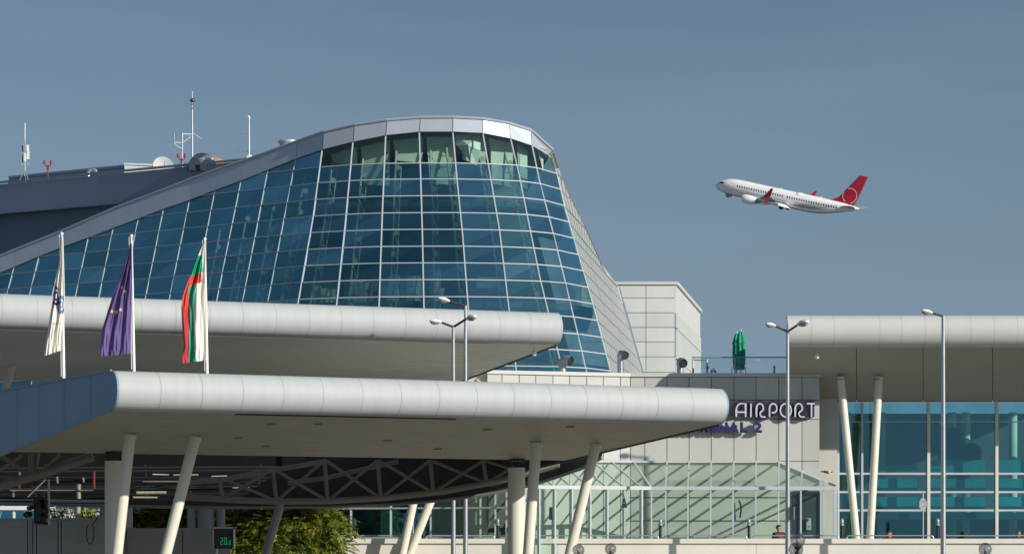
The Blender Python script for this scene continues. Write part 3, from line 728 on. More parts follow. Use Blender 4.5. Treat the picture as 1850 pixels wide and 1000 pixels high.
# arched roof vent
t = thing('arched_roof_vent', rp(388, 177.5), 'half round dark arched roof vent with rust topped hood', 'roof vent')
cx_ = rp(365, 177); R0 = P(0, 276, 177).z-roofz; w = 27/F*177; g = MB(); n = 16
fan = [Vector((cx_.x-w*math.cos(math.pi*k/n), cx_.y, roofz-.3+(R0+.3)*math.sin(math.pi*k/n))) for k in range(n+1)]
g.prism(fan, (0, .15, 0)); g.build('arch_front', mat('shaded arch front', (.03, .045, .07), .7), t)  # front darkened in its colour to look turned away from the sun
g = MB(); dv = Vector((1.75, 5.0, -.0))
inner = [p+Vector((0, .1, 0)) for p in fan]
M_rust = mat('rusted sheet', (.42, .20, .11), .7, 0, .25, 1.5)
for a, b in zip(inner, inner[1:]): g.quad(a, b, b+dv, a+dv, 0 if (a.x > cx_.x+w*.93) else 1)
g.build('hood', [M_intL, M_rust], t, True)
# drum behind rim
t = thing('roof_drum', P(521, 268, 165), 'round pale metal drum vent peeping over the curved rim', 'roof vent')
c = P(521, 275, 165); g = MB(); g.lathe(c, [(.52, -.3), (.52, .5), (.60, .54), (.60, .66), (0, .70)], 20); g.build('drum', M_alu, t, True)
g = MB(); g.lathe(c, [(.57, .60), (.63, .60), (.63, .68), (.57, .68)], 20); g.build('rim', M_band, t, True)
# masts
def mast(x, d, ytop, r, lab):
    b = rp(x, d); t = thing('antenna_mast', b, lab, 'antenna mast', 'antenna masts on the left roof'); top = Vector((b.x, b.y, rz_(ytop, d))); return t, b, top
t, b, top = mast(45, 184, 222, .05, 'antenna mast with stacked panel antennas and tripod foot at the far left')
z = lambda y: rz_(y, 184)
MB().tube([Vector((b.x, b.y, z(318))), Vector((b.x, b.y, z(252)))], .05, 8).build('pole', M_galv, t, True)
MB().tube([Vector((b.x, b.y, z(252))), top], .035, 8).build('whip', M_lampw, t, True)
g = MB()
for dx, dy in ((-.33, -.1), (.25, -.15), (0, .3)): g.tube([Vector((b.x+dx, b.y+dy, roofz)), Vector((b.x, b.y, z(306)))], .03, 6)
g.build('tripod', M_galv, t, True)
for i, (dx, dy, y0, y1, m) in enumerate(((-.17, -.1, 263, 281, 'd'), (.02, -.2, 258, 273, 'd'), (.2, -.05, 262, 275, 'l'), (-.15, -.1, 282, 300, 'd'), (.04, -.2, 277, 292, 'l'), (.24, -.1, 273, 288, 'l'), (.22, .0, 293, 300, 'd'))):
    g = MB(); c = Vector((b.x+dx, b.y+dy, (z(y0)+z(y1))/2)); g.box(c, .15, .09, z(y0)-z(y1)); g.tube([c, Vector((b.x, b.y, c.z))], .02, 5)
    g.build('panel_antenna', M_intL if m == 'l' else M_louv, t)
t, b, top = mast(347.5, 181, 166, .05, 'tallest roof mast with a dark ball near its tip')
z = lambda y: rz_(y, 181); pz = lambda x, y: P(x, y, 181)
MB().tube([b, pz(347.5, 240), pz(347.5, 196)], [.07, .06, .045], 8).build('pole', M_galv, t, True)
MB().tube([pz(347.5, 196), pz(347.5, 165)], .022, 6).build('lightning_rod', M_lampw, t, True)
g = MB(); g.sphere(pz(347.5, 181.5), .15, 14, 10); g.tube([pz(342, 182), pz(353, 182)], .02, 5); g.build('ball', mat('dark chrome', (.08, .10, .14), .15, .6), t, True)
g = MB(); g.lathe(pz(347.5, 190), [(0, 0), (.06, 0), (.07, .1), (0, .12)], 8); g.lathe(pz(347.8, 197), [(0, 0), (.07, 0), (.05, .08), (0, .1)], 8); g.build('sensor', M_hallD, t, True)
g = MB(); g.tube([pz(330.5, 242), pz(348, 243)], .045, 6); g.tube([pz(331, 257), pz(347, 245)], .025, 6); g.tube([pz(348, 240), pz(364, 251)], .02, 5); g.build('side_arm', M_lampw, t, True)
t, b, top = mast(329.5, 182, 240, .05, 'shorter roof mast with a sideways tuning fork antenna left of the tallest mast')
pz = lambda x, y: P(x, y, 182)
MB().tube([b, top], .05, 8).build('pole', M_galv, t, True)
g = MB(); g.tube([pz(314.5, 240), pz(314.5, 257), pz(330, 258)], .04, 6); g.tube([pz(315, 258), pz(320, 264), pz(327, 268), pz(329, 272)], .025, 6); g.build('fork_antenna', M_lampw, t, True)
g = MB(); g.tube([pz(297, 261), pz(314, 254)], .013, 5); g.tube([pz(300, 257), pz(312, 255)], .010, 5); g.build('whisker', M_galv, t, True)
t, b, top = mast(450, 174, 209, .05, 'roof mast with comb shaped aerials beside the curved rim')
pz = lambda x, y: P(x, y, 174)
MB().tube([b, top], [.07, .05], 8).build('pole', M_galv, t, True)
g = MB(); g.sphere(pz(448.5, 210.5), .07, 8, 6); g.sphere(pz(451, 213), .06, 8, 6); g.build('tip_sensor', M_lampw, t, True)
g = MB(); g.tube([pz(432, 241), pz(453, 242)], .03, 5)
for k in range(6): g.tube([pz(432.5+2.6*k, 238.5-(k == 5)*3), pz(432.5+2.6*k, 244+(k == 5)*3)], .03, 5)
g.build('comb_aerial', M_galv, t, True)
g = MB(); g.tube([pz(429, 272.5), pz(463, 273.5)], .022, 5)
for k in range(10): g.tube([pz(430+3.4*k, 271.5), pz(430+3.4*k, 274.5)], .028, 5)
g.build('comb_aerial', M_galv, t, True)
t = thing('dome_antenna', rp(450, 173.5), 'small white dome antenna at the foot of the comb aerial mast', 'antenna')
g = MB(); c = P(450, 289, 173.5); g.lathe(c, [(.30, -.3), (.32, 0), (.28, .18), (.16, .30), (0, .34)], 16); g.build('radome', M_white, t, True)
g = MB(); g.lathe(c, [(.34, -.32), (.34, -.26), (.3, -.26)], 16); g.build('flange', M_galv, t, True)
# obstruction lights
def obst(x, y, d, lab):
    b = rp(x, d); p = lambda a, c: P(a, c, d); t = thing('obstruction_light', b, lab, 'warning light', 'red warning lights on the roof')
    g = MB(); g.tube([b, p(x, y+7)], .05, 8); g.tube([p(x, y+7), p(x-5, y+4), p(x-6, y+1)], .03, 6); g.tube([p(x, y+7), p(x+5, y+4), p(x+6, y+1)], .03, 6); g.build('bracket', mat('crimson bracket', (.22, .02, .05), .5), t, True)
    for s in (-6, 6):
        g = MB(); g.lathe(p(x+s, y+1), [(0, 0), (.09, 0), (.10, .04), (.08, .18), (.04, .24), (0, .25)], 10); g.build('lamp', mat('red lens', (.30, .01, .03), .25), t, True)
    g = MB(); g.box(p(x, y+7), .14, .14, .3); g.build('junction_box', mat('crimson box', (.28, .02, .06), .5), t)
obst(86.5, 295, 188, 'twin red warning light on the roof at the far left')
obst(328, 283, 180.5, 'twin red warning light at the foot of the shorter roof mast')
# ================================================================== white tower box right of the glass hall
bxw = thing('panelled_block', P(1170, 985, 190), 'white panelled block with a flat roof right of the glass hall', 'building')
z8 = lambda y: ZC+(HZ-y)/F*190
pb = lambda x, y: P(x, y, 190)
jx = [1050, 1109, 1167, 1221]; jy = [514, 538, 564.5, 591, 617, 644, 672, 700, 740, 790, 850, 920, 985]
g = MB(); gp = MB()
for a, b in zip(jx, jx[1:]):
    for c, d in zip(jy, jy[1:]):
        p, q = pb(a, d), pb(b, c); e = .02; g.ob(p+Vector((e, random.uniform(-.004, .004), e)), (q.x-p.x-2*e, 0, 0), (0, .1, 0), (0, 0, q.z-p.z-2*e), random.choice((0, 0, 1, 2)))
g.build('front_panels', [mat('block panel tone', (.62*q, .66*q, .63*q), .45, 0, .05, .5) for q in (1, .95, 1.04)], bxw)
rv = (P(1265, 0, 213)-P(1221, 0, 190)); rv.z = 0
gp.ob(pb(1050, 985)+Vector((0, .08, 0)), (pb(1221, 0).x-pb(1050, 0).x-.02, 0, 0), (rv*.97), (0, 0, z8(514)-ZC)); gp.build('core', M_gap, bxw)
g = MB(); c0 = pb(1221, 985); e = rv
g.ob(Vector((c0.x, c0.y, z8(565))), e, (-.1, .0, 0), (0, 0, z8(509)-z8(565))); g.build('side_panel', M_panel, bxw)
g = MB(); k = 0
while k < 30: g.ob(Vector((c0.x, c0.y, ZC))+e*(k/30)+Vector((.0, 0, 0)), e*.011, (.10, 0, 0), (0, 0, z8(565)-ZC)); k += 1
g.build('side_fin', M_panel, bxw)
g = MB(); g.ob(Vector((c0.x-.03, c0.y, ZC)), e, (-.05, 0, 0), (0, 0, z8(565)-ZC)); g.build('side_glazing', M_glassR, bxw)
g = MB(); g.ob(Vector((c0.x, c0.y, z8(594))), e, (.13, 0, 0), (0, 0, .09)); g.ob(Vector((c0.x, c0.y, z8(650))), e, (.13, 0, 0), (0, 0, .09)); g.build('side_rail', M_panel, bxw)
g = MB(); a = pb(1050, 514)+Vector((-.1, -.12, 0)); bb = Vector((c0.x+.15, c0.y-.12, a.z)); zt_ = z8(508.5)-a.z
g.add([a, bb, bb+e, a+e, a+up*zt_, bb+up*zt_, bb+e+up*zt_, a+e+up*zt_], [(0, 3, 2, 1), (4, 5, 6, 7), (0, 1, 5, 4), (1, 2, 6, 5), (2, 3, 7, 6), (3, 0, 4, 7)]); g.build('roof_edge', M_panel, bxw)
# ================================================================== low terminal wall with the lettering
WD = 95.
term = thing('terminal_wall', P(1300, 985, WD), 'pale panelled terminal wall that carries the lettering above the glass porch', 'building')
w8 = lambda y: ZC+(HZ-y)/F*WD
def wallpan(x0, x1, yb, yt, d0, d1=None, e=.012, jit=.003):
    """one panel between photo columns, on the plane through (x0,d0)-(x1,d1)"""
    d1 = d1 or d0; a, b = P(x0, 0, d0), P(x1, 0, d1); a.z = b.z = w8(yb); u = (b-a); un = u.normalized(); h = w8(yt)-w8(yb)
    return a+un*e+Vector((0, random.uniform(-jit, jit), e)), u-un*2*e, h-2*e
jxs = [1139, 1165, 1205, 1245, 1285, 1326, 1366, 1407, 1449, 1481]; jys = [974+60, 832, 757, 722, 680]
g = MB(); DB = DZ
for a, b in zip(jxs, jxs[1:]):
    for c, d in zip(jys, jys[1:]):
        p, u, h = wallpan(a, b, c, d, WD)
        if c > 1000: p.z = DB; h = w8(832)-DB-.012
        g.ob(p, u, (0, .06, 0), (0, 0, h), random.choice((0, 0, 1, 2)))
g.build('wall_panels', M_pp, term)
WX0, WDl = 880, WD-1.65
g = MB(); jl = [880, 907, 938, 968, 999, 1029, 1060, 1090, 1121, 1139]
dl = lambda x: lerp(WD, WDl, (1139-x)/(1139-880))
for a, b in zip(jl, jl[1:]):
    for c, d in zip(jys, jys[1:]):
        p, u, h = wallpan(a, b, c, d, dl(a), dl(b))
        if c > 1000: p.z = DB; h = w8(832)-DB-.012
        if c > 1000 and a < 930: continue
        g.ob(p, u, (0, .06, 0), (0, 0, h), random.choice((0, 0, 1, 2)))
g.build('splayed_wall_panels', M_pp, term)
zt_ = w8(673.5)
g = MB(); a, b, c = P(1139, 0, WD), P(1481, 0, WD), P(880, 0, WDl)
for q in (a, b, c): q.z = DB
bk = Vector((.7, 2.6, 0)); hh = Vector((0, 0, w8(680)-.02-DB))
g.ob(a+Vector((0, .065, 0)), b-a-Vector((.02, 0, 0)), (0, .8, 0), hh); g.ob(c+Vector((.03, .07, 0)), a-c, (.0, .8, 0), hh)
g.build('core', M_gap, term)
g = MB(); cp = .1
for p, q in ((c, a), (a, b)):
    u = (q-p).normalized(); p2 = p-u*.0; g.ob(Vector((p2.x, p2.y-.06, w8(680))), q-p+u*(.03 if q is b else 0), (0, 1.2, 0), (0, 0, zt_-w8(680)))
g.build('coping', M_panel2, term)
g = MB(); rz0 = w8(686); g.add([(c.x, c.y+.5, rz0), (a.x, a.y+.5, rz0), (b.x+.1, b.y+.5, rz0), (b.x+3.5, b.y+22, rz0), (c.x, b.y+22, rz0)], [(0, 1, 2, 3, 4)]); g.build('roof', M_roof, term)
g = MB(); g.ob(P(846, 0, WDl+.4)*1, P(880, 0, WDl+.4)-P(846, 0, WDl+.4), (0, .5, 0), (0, 0, 1))
g = MB(); p = P(846, 692, WDl+.2); g.ob(Vector((p.x, p.y, DB)), (P(880, 0, WDl+.2).x-p.x, 0, 0), (0, .6, 0), (0, 0, w8(672)-DB)); g.build('end_pier', M_panel2, term)
# recessed pier at the right of the wall
px = MB(); p = P(1478, 0, 97.2); p.z = DB; px.ob(p, (P(1513, 0, 97.2).x-p.x, 0, 0), (0, .5, 0), (0, 0, 6.6)); px.build('recessed_pier', M_panel2, term)
g = MB(); p = P(1484, 855, 97.15)
g.tube([P(1484, 851, 97.1), P(1491, 851, 96.9)], .03, 8); g.tube([P(1490, 851, 96.9), P(1499, 853, 96.7)], .055, 10); g.tube([P(1499, 853, 96.7), P(1506, 851, 96.6)], .018, 6)
g.build('wall_spigot', M_cream, term, True)
# ---- lettering
sign = thing('airport_lettering', P(1400, 757, WD-.12), 'raised double line letters spelling the airport name on the pale wall', 'sign')
def ribbon(g, pts, w, y0, y1, mi=0):
    """flat stroke of width w through pts (x, z), from depth y0 to y1"""
    L_, R_ = [], []
    for i, p in enumerate(pts):
        a = pts[max(i-1, 0)]; b = pts[min(i+1, len(pts)-1)]; dx, dz = b[0]-a[0], b[1]-a[1]; l = math.hypot(dx, dz) or 1
        k = 1.0
        if 0 < i < len(pts)-1:
            u1 = Vector((p[0]-a[0], p[1]-a[1])).normalized(); u2 = Vector((b[0]-p[0], b[1]-p[1])).normalized(); cs = max(.5, math.sqrt(max(.0, (1+u1.dot(u2))/2))); k = 1/cs
        nx, nz = -dz/l*w/2*k, dx/l*w/2*k; L_.append((p[0]+nx, p[1]+nz)); R_.append((p[0]-nx, p[1]-nz))
    o = len(g.v); n = len(pts)
    for (x, z) in L_: g.v.append(Vector((x, y0, z)))
    for (x, z) in R_: g.v.append(Vector((x, y0, z)))
    for (x, z) in L_: g.v.append(Vector((x, y1, z)))
    for (x, z) in R_: g.v.append(Vector((x, y1, z)))
    for i in range(n-1):
        for q in ((o+i, o+i+1, o+n+i+1, o+n+i), (o+2*n+i, o+3*n+i, o+3*n+i+1, o+2*n+i+1), (o+i, o+2*n+i, o+2*n+i+1, o+i+1), (o+n+i, o+n+i+1, o+3*n+i+1, o+3*n+i)): g.f.append(q); g.mi.append(mi)
    for q in ((o, o+n, o+3*n, o+2*n), (o+n-1, o+3*n-1, o+4*n-1, o+2*n-1)): g.f.append(q); g.mi.append(mi)
def arc(cx, cy, rx, ry, a0, a1, n=10): return [(cx+rx*math.cos(R(lerp(a0, a1, k/n))), cy+ry*math.sin(R(lerp(a0, a1, k/n)))) for k in range(n+1)]
LT = {'A': [[(0, 0), (0, .5)]+arc(.5, .5, .5, .5, 180, 90)+[(1, 1), (1, 0)], [(0, .36), (1, .36)]],
      'I': [[(.5, 0), (.5, 1)]],
      'R': [[(0, 0), (0, .65)]+arc(.38, .65, .38, .35, 180, 0)+[(.72, .50), (.42, .34), (.40, .2), (.5, .05), (.65, 0), (1, 0)]],
      'P': [[(0, 0), (0, .6)]+arc(.5, .64, .5, .36, 180, 0)+arc(.55, .62, .45, .30, 0, -90)[1:]+[(.3, .32)]],
      'O': [arc(.5, .5, .5, .5, 90, 450, 24)], 'T': [[(0, 1), (1, 1)], [(.58, .98), (.58, 0)]],
      'S': [[(1, 1), (.35, 1)]+arc(.35, .75, .35, .25, 90, 270)+arc(.65, .25, .35, .25, 90, -90)+[(0, 0)]], 'F': [[(0, 0), (0, .6)]+arc(.4, .6, .4, .4, 180, 90)+[(1, 1)], [(0, .5), (.8, .5)]]}
def letter(ch, x0, x1, yt=728.5, yb=752.5):
    d = WD-.20; sc = d/F; X0 = (x0+2.6-925)*sc; X1 = (x1-2.6-925)*sc; Z0 = ZC+(HZ-yb)*sc; Z1 = ZC+(HZ-yt)*sc
    if ch == 'I': X0, X1 = (x0-925)*sc, (x1-925)*sc
    g = MB(); g2 = MB()
    for k, st in enumerate(LT[ch]):
        pts = [(lerp(X0, X1, a), lerp(Z0, Z1, b)) for a, b in st]
        ribbon(g, pts, .205, d+.004*k, WD-.0-.03); ribbon(g2, pts, .048, d-.03-.003*k, d-.002)
    o = g.build('letter', M_dkpurp, sign); g2.build('inline', M_ltr, o)
for ch, a, b in (('S', 1206, 1226), ('O', 1230, 1254), ('F', 1259, 1276), ('I', 1280, 1289), ('A', 1293, 1315), ('A', 1327.5, 1349.5), ('I', 1352, 1361), ('R', 1364, 1385.5), ('P', 1387.5, 1406), ('O', 1407, 1432), ('R', 1434, 1456), ('T', 1455, 1474.5)): letter(ch, a, b)
sign2 = thing('terminal_lettering', P(1330, 783, WD-.12), 'solid violet letters reading terminal 2 below the airport name', 'sign')
def txt(ch, x0, x1, y0, y1, d, th, m, par, name):
    cu = bpy.data.curves.new('t', 'FONT'); cu.body = ch; cu.extrude = .5; cu.offset = .05; ob = bpy.data.objects.new('t', cu); C.objects.link(ob)
    me = evalmesh(ob); bpy.data.objects.remove(ob); bpy.data.curves.remove(cu)
    xs = [v.co.x for v in me.vertices]; ys = [v.co.y for v in me.vertices]; zs = [v.co.z for v in me.vertices]
    sc = d/F; X0, X1 = (x0-925)*sc, (x1-925)*sc; Z0, Z1 = ZC+(HZ-y1)*sc, ZC+(HZ-y0)*sc
    inv = ROOTM[par.name].inverted()
    for v in me.vertices:
        x, y, z = v.co; v.co = inv @ Vector((X0+(x-min(xs))/(max(xs)-min(xs))*(X1-X0), d+th/2-(z-min(zs))/(max(zs)-min(zs))*th, Z0+(y-min(ys))/(max(ys)-min(ys))*(Z1-Z0)))
    me.name = name; me.materials.clear(); me.materials.append(m)
    o = bpy.data.objects.new(name, me); C.objects.link(o); o.parent = par; ROOTM[o.name] = ROOTM[par.name]; return o
for ch, a, b in (('T', 1203, 1218), ('E', 1220, 1233), ('R', 1236, 1253), ('M', 1256, 1278), ('I', 1281.5, 1287), ('N', 1297, 1314.5), ('A', 1315.5, 1335), ('L', 1337, 1350.5), ('2', 1360.5, 1376.5)):
    if ch == 'I': a, b = 1287, 1293
    if ch == 'M': a, b = 1261, 1283
    if ch in 'TER': a, b = a+4, b+4
    txt(ch, a, b, 762, 781, WD-.2, .14, M_purp, sign2, 'letter')
# ================================================================== glass porch
por = thing('glass_porch', P(1340, 985, 92.5), 'pale green glass porch with sloping glass roof below the lettering', 'porch')
FD = 92.4; ez = ZC+(HZ-882)/F*FD; rz = w8(834.5)
ev = [P(948, 0, FD-1.9), P(975, 0, FD-1.7), P(1003, 0, FD-1.45), P(1034, 0, FD-1.2), P(1067, 0, FD-.9), P(1098, 0, FD-.65), P(1129, 0, FD-.4), P(1160, 0, FD-.14), P(1177, 0, FD)]
ev = [Vector((v.x, v.y, ez)) for v in ev]
fx = [1177, 1203, 1243, 1284, 1324.5, 1365.5, 1406.5, 1447, 1488, 1508.5]
fe = [Vector((P(x, 0, FD).x, FD, ez)) for x in fx]
WDw = WD-.03
def wallpt(x):
    d = WD if x > 1139 else dl(x); v = P(x, 0, d-.05); v.z = rz; return v
rx_l = [895, 918, 948, 978, 1009, 1040, 1071, 1104, 1144]
rl = [wallpt(x) for x in rx_l]
rxf = [1144, 1205, 1245, 1285, 1325.5, 1366, 1407.5]
rr = [wallpt(x) for x in rxf]
RF = 1407.5
def hipz(x):   # falling right edge of the porch roof against the wall
    return lerp(rz, w8(878), (x-1407.5)/(1509-1407.5))
tops = rr+[Vector((P(1449, 0, WD-.05).x, WD-.05, hipz(1449))), Vector((P(1489, 0, WD-.05).x, WD-.05, hipz(1489))), Vector((P(1510, 0, WD-.05).x, WD-.05, hipz(1510)))]
def gl(name, ps, m=M_glassV):
    g = MB(); g.add(ps, [tuple(range(len(ps)))]); return g.build(name, m, por)
bz = Vector((0, 0, DB-ez))
allE = ev[:-1]+fe; allT = rl+tops[1:]
for i in range(len(allE)-1):
    a, b = allE[i], allE[i+1]; gl('glass_pane', [a, b, b+bz, a+bz])
    gl('roof_pane', [allT[i], a, b, allT[i+1]])
for i, (e, t_) in enumerate(zip(allE, allT)):
    left = i < 8; m = MB()
    nrm = Vector((.3, -1, 0)).normalized() if left else Vector((0, -1, 0))
    sd_ = Vector((-nrm.y, nrm.x, 0))
    w_ = .05 if i < len(allE)-1 else .10; dp = .24 if left else .10
    m.ob(e+bz-sd_*w_/2+nrm*.02, sd_*w_, -nrm*dp, Vector((0, 0, -bz.z)))
    m.build('mullion', M_frame, por)
    m = MB(); m.tube([e+Vector((0, -.02, .02)), t_+Vector((0, 0, .02))], .028 if not left else .022, 4, sq=True); m.build('rafter', M_frame, por)
g = MB()
for a, b in zip(allE, allE[1:]): u = b-a; g.ob(a+Vector((0, -.05, -.04)), u, (0, .10, 0), (0, 0, .12))
g.build('eaves_beam', M_frame, por)
g = MB()
for a, b in zip(allT, allT[1:]): g.tube([a+Vector((0, -.04, .02)), b+Vector((0, -.04, .02))], .035, 4, sq=True)
g.build('ridge_rail', M_frame, por)
g = MB()
for y in (898, 940):
    zz = ZC+(HZ-y)/F*WD
    a, b = P(1139, 0, WD-.02), P(1430, 0, WD-.02); a.z = b.z = zz; g.ob(a, b-a, (0, -.02, 0), (0, 0, .02))
g.build('wall_groove', M_gap, por)
# porch end (right) and door opening
e = fe[-1]; t_ = Vector((P(1514, 0, WD-.1).x, WD-.1, ez)); gl('glass_pane', [e, t_, t_+bz, e+bz])
g = MB(); p = P(1432, 0, WD-.10); p.z = DB; g.ob(p, (P(1480, 0, WD).x-p.x+.0, 0, 0), (0, .07, 0), (0, 0, ZC+(HZ-886)/F*WD-DB)); g.build('door_recess', mat('dark doorway', (.045, .055, .065), .4, 0, .3, .8), por)
g = MB(); p = P(1443, 0, WD-.16); p.z = DB; h = ZC+(HZ-892)/F*WD-DB
for x in (1443, 1479): q = P(x, 0, WD-.16); g.ob(Vector((q.x, q.y, DB)), (.05, 0, 0), (0, .05, 0), (0, 0, h))
g.ob(Vector((p.x, p.y, DB+h)), (P(1479, 0, WD-.16).x-p.x+.05, 0, 0), (0, .05, 0), (0, 0, .05)); g.build('door_frame', M_navy, por)
g = MB(); p = P(1457, 956, WD-.2); q = P(1465.5, 935, WD-.2); g.ob(p, (q.x-p.x, 0, 0), (0, .012, 0), (0, 0, q.z-p.z)); o = g.build('notice', mat('pale notice', (.42, .47, .48), .5), por)
g = MB(); r_ = P(1459.6, 941.5, WD-.22); g.lathe(r_, [(.0, .0), (.035, .05), (.03, .10), (0, .12)], 8); g.ob(P(1459, 950, WD-.212), (.09, 0, 0), (0, .004, 0), (0, 0, .02)); g.ob(P(1459, 953, WD-.212), (.09, 0, 0), (0, .004, 0), (0, 0, .02)); g.build('pictogram', M_navy, o)
g = MB(); z_ = ZC+(HZ-898)/F*WD
g.tube([P(1335, 903, WD-.12), P(1338, 910, WD-.15), P(1339, 920, WD-.16), P(1337, 934, WD-.12)], .03, 6); g.build('wall_handle', M_black, por, True)
# porch floor kerb
g = MB(); g.ob(Vector((ev[0].x, FD-2.2, DB)), (fe[-1].x-ev[0].x+.2, 0, 0), (0, 4.6, 0), (0, 0, .05)); g.build('plinth', M_conc, por)
# glazed wing left of the porch, behind the columns
gw = thing('glazed_wing', P(760, 985, 94), 'dark teal glazed ground floor wing behind the trees and props', 'building')
gx = [560, 634, 706, 778, 820, 842, 868, 895, 915, 946]
gd = lambda x: lerp(95.2, 92.5, (x-560)/386.)
for a, b in zip(gx, gx[1:]):
    g = MB(); A_, B_ = P(a, 0, gd(a)), P(b, 0, gd(b)); A_.z = B_.z = DB; h = Vector((0, 0, 3.6)); g.quad(A_, B_, B_+h, A_+h); g.build('glass_pane', M_glassR if a < 770 else M_glassV, gw)
for x in gx:
    g = MB(); p = P(x, 0, gd(x)-.05); p.z = DB; g.ob(p-Vector((.03, 0, 0)), (.06, 0, 0), (0, .12, 0), (0, 0, 3.6)); g.build('mullion', M_frame, gw)
for y in (919.5, 972, 880):
    g = MB(); a, b = P(560, y, gd(560)-.06), P(946, y, gd(946)-.06); b.z = a.z; g.ob(a, b-a, (0, .08, 0), (0, 0, .06)); g.build('transom', M_frame, gw)
g = MB(); a, b = P(560, 0, 95.1), P(940, 0, 92.4); a.z = b.z = DB+3.6; g.ob(a, b-a, (0, 3, 0), (0, 0, 2.0)); g.build('upper_wall', M_panel2, gw)
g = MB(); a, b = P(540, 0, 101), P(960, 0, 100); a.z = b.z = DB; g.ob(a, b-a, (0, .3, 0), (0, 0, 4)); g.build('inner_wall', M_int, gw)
g = MB(); a, b = P(775, 0, 96.6), P(952, 0, 94.8); a.z = b.z = DB; g.ob(a, b-a, (0, .1, 0), (0, 0, 3.9)); g.build('pale_inner_wall', M_intL, gw)
g = MB()
for x, w, m in ((705, .55, 0), (832, .10, 0), (858, .12, 0), (872, .2, 0), (885, .1, 0), (904, .12, 0), (760, .3, 0), (785, .12, 0)):
    p = P(x, 0, gd(x)+1.2); p.z = DB; g.tube([p, p+Vector((0, 0, 3.6))], w*.6, 12)
g.build('inner_column', M_intC, gw, True)
M_teal = mat('teal blind', (.08, .42, .42), .7, 0, .06, .7)
g = MB(); p = P(640, 917, 97.4); g.ob(p, (1.9, 0, 0), (0, .04, 0), (0, 0, .5)); g.build('teal_blind', M_teal, gw)
# ================================================================== right building with rounded canopy
CD = 91.9; vr = Vector((.185, 1, 0))
rb_ = thing('glazed_terminal', P(1640, 985, 97), 'glazed terminal facade at the right under a rounded white roof edge', 'building')
X0 = P(1423, 0, CD).x; RX = 24.; zT = ZC+(HZ-567)/F*CD; zB = ZC+(HZ-625)/F*CD; rad = (zT-zB)/2; zc_ = (zT+zB)/2
prof = [(rad-rad*math.sin(math.pi*k/14), zc_-rad*math.cos(math.pi*k/14)) for k in range(15)]
js = [1423, 1466, 1507.5, 1590, 1630, 1672, 1713, 1755, 1797, 1839, 1881, 1950, 2100]
g = MB(); lin = MB()
for a, b in zip(js, js[1:]):
    xa_, xb_ = P(a, 0, CD).x+(.003 if a > 1423 else 0), P(b, 0, CD).x-.003
    for (y0, z0), (y1, z1) in zip(prof, prof[1:]): g.quad((xa_, CD+y0, z0), (xb_, CD+y0, z0), (xb_, CD+y1, z1), (xa_, CD+y1, z1))
g.build('leading_edge', mat('grey white aluminium', (.60, .60, .58), .38, 0, .05, .6), rb_, True)
for (y0, z0), (y1, z1) in zip(prof, prof[1:]):
    k = .98; q = lambda y, z: (CD+rad+(y-rad)*k, zc_+(z-zc_)*k); (ya, za), (yb, zb_) = q(y0, z0), q(y1, z1)
    lin.quad((X0+.02, ya, za), (RX, ya, za), (RX, yb, zb_), (X0+.02, yb, zb_))
lin.build('joint_liner', M_liner, rb_, True)
g = MB(); g.prism([(X0, CD+y, z) for y, z in prof]+[(X0+.15, CD+rad+.8, zT), (X0+.15, CD+rad+.8, zB)], (.02, 0, 0)); g.build('end_cap', M_alu, rb_)
zs1 = ZC+(HZ-727)/F*97.5; bk = 15
g = MB(); a, b = Vector((X0, CD+rad, zT-.1)), Vector((RX, CD+rad, zT-.1)); s = vr*bk; g.add([a, b, b+s, a+s, a+up*.096, b+up*.096, b+s+up*.096, a+s+up*.096], [(0, 3, 2, 1), (4, 5, 6, 7), (0, 1, 5, 4), (1, 2, 6, 5), (2, 3, 7, 6), (3, 0, 4, 7)]); g.build('roof', M_roof, rb_)
g = MB(); sx = [1427, 1551, 1672, 1798, 1925, 2100]; dy = 97.5-CD-rad
for a, b in zip(sx, sx[1:]):
    A_ = Vector((P(a, 0, CD).x+.01, CD+rad, zB+.02)); B_ = Vector((P(b, 0, CD).x-.01, CD+rad, zB+.02)); s = Vector((.05, dy, zs1-zB)); sB = Vector((B_.x*dy/CD, dy, zs1-zB)); sA = Vector((A_.x*dy/CD, dy, zs1-zB))
    g.add([A_, B_, B_+sB, A_+sA, A_+up*.05, B_+up*.05, B_+sB+up*.05, A_+sA+up*.05], [(0, 3, 2, 1), (4, 5, 6, 7), (0, 1, 5, 4), (1, 2, 6, 5), (2, 3, 7, 6), (3, 0, 4, 7)])
g.build('soffit', M_soff3, rb_)
g = MB(); A_ = Vector((P(1430, 0, CD).x, CD+rad, zB+.09)); B_ = Vector((RX, CD+rad, zB+.09)); s = Vector((.6, dy, zs1-zB)); g.quad(A_, B_, B_+s, A_+s); g.build('soffit_backing', M_gap, rb_)
g = MB(); a = Vector((X0+.05, CD+rad+.1, zB+.04)); s = Vector((.5, dy+.3, 0)); g.prism([a, a+s, a+s+up*(zT-zB-.12), a+up*(zT-zB-.12)], (.05, 0, 0)); g.prism([a, a+s, a+s+up*(zs1-zB)], (.05, 0, 0)); g.build('end_cheek', M_soff3, rb_)
GD = 97.5; g8 = lambda y: ZC+(HZ-y)/F*GD
cols_ = [1514, 1557, 1677, 1800, 1922, 2045]; rws = [727, 761.5, 855, 888, 921, 990+50]
for i, (a, b) in enumerate(zip(cols_, cols_[1:])):
    g = MB(); xa_, xb_ = P(a, 0, GD).x, P(b, 0, GD).x
    for y0, y1 in zip(rws, rws[1:]):
        zz0, zz1 = max(g8(y1), DB), g8(y0); j = [random.uniform(-.01, .01) for _ in range(4)]
        g.quad((xa_, GD+j[0], zz0), (xb_, GD+j[1], zz0), (xb_, GD+j[2], zz1), (xa_, GD+j[3], zz1))
    g.build('glazing_bay', M_glassR, rb_)
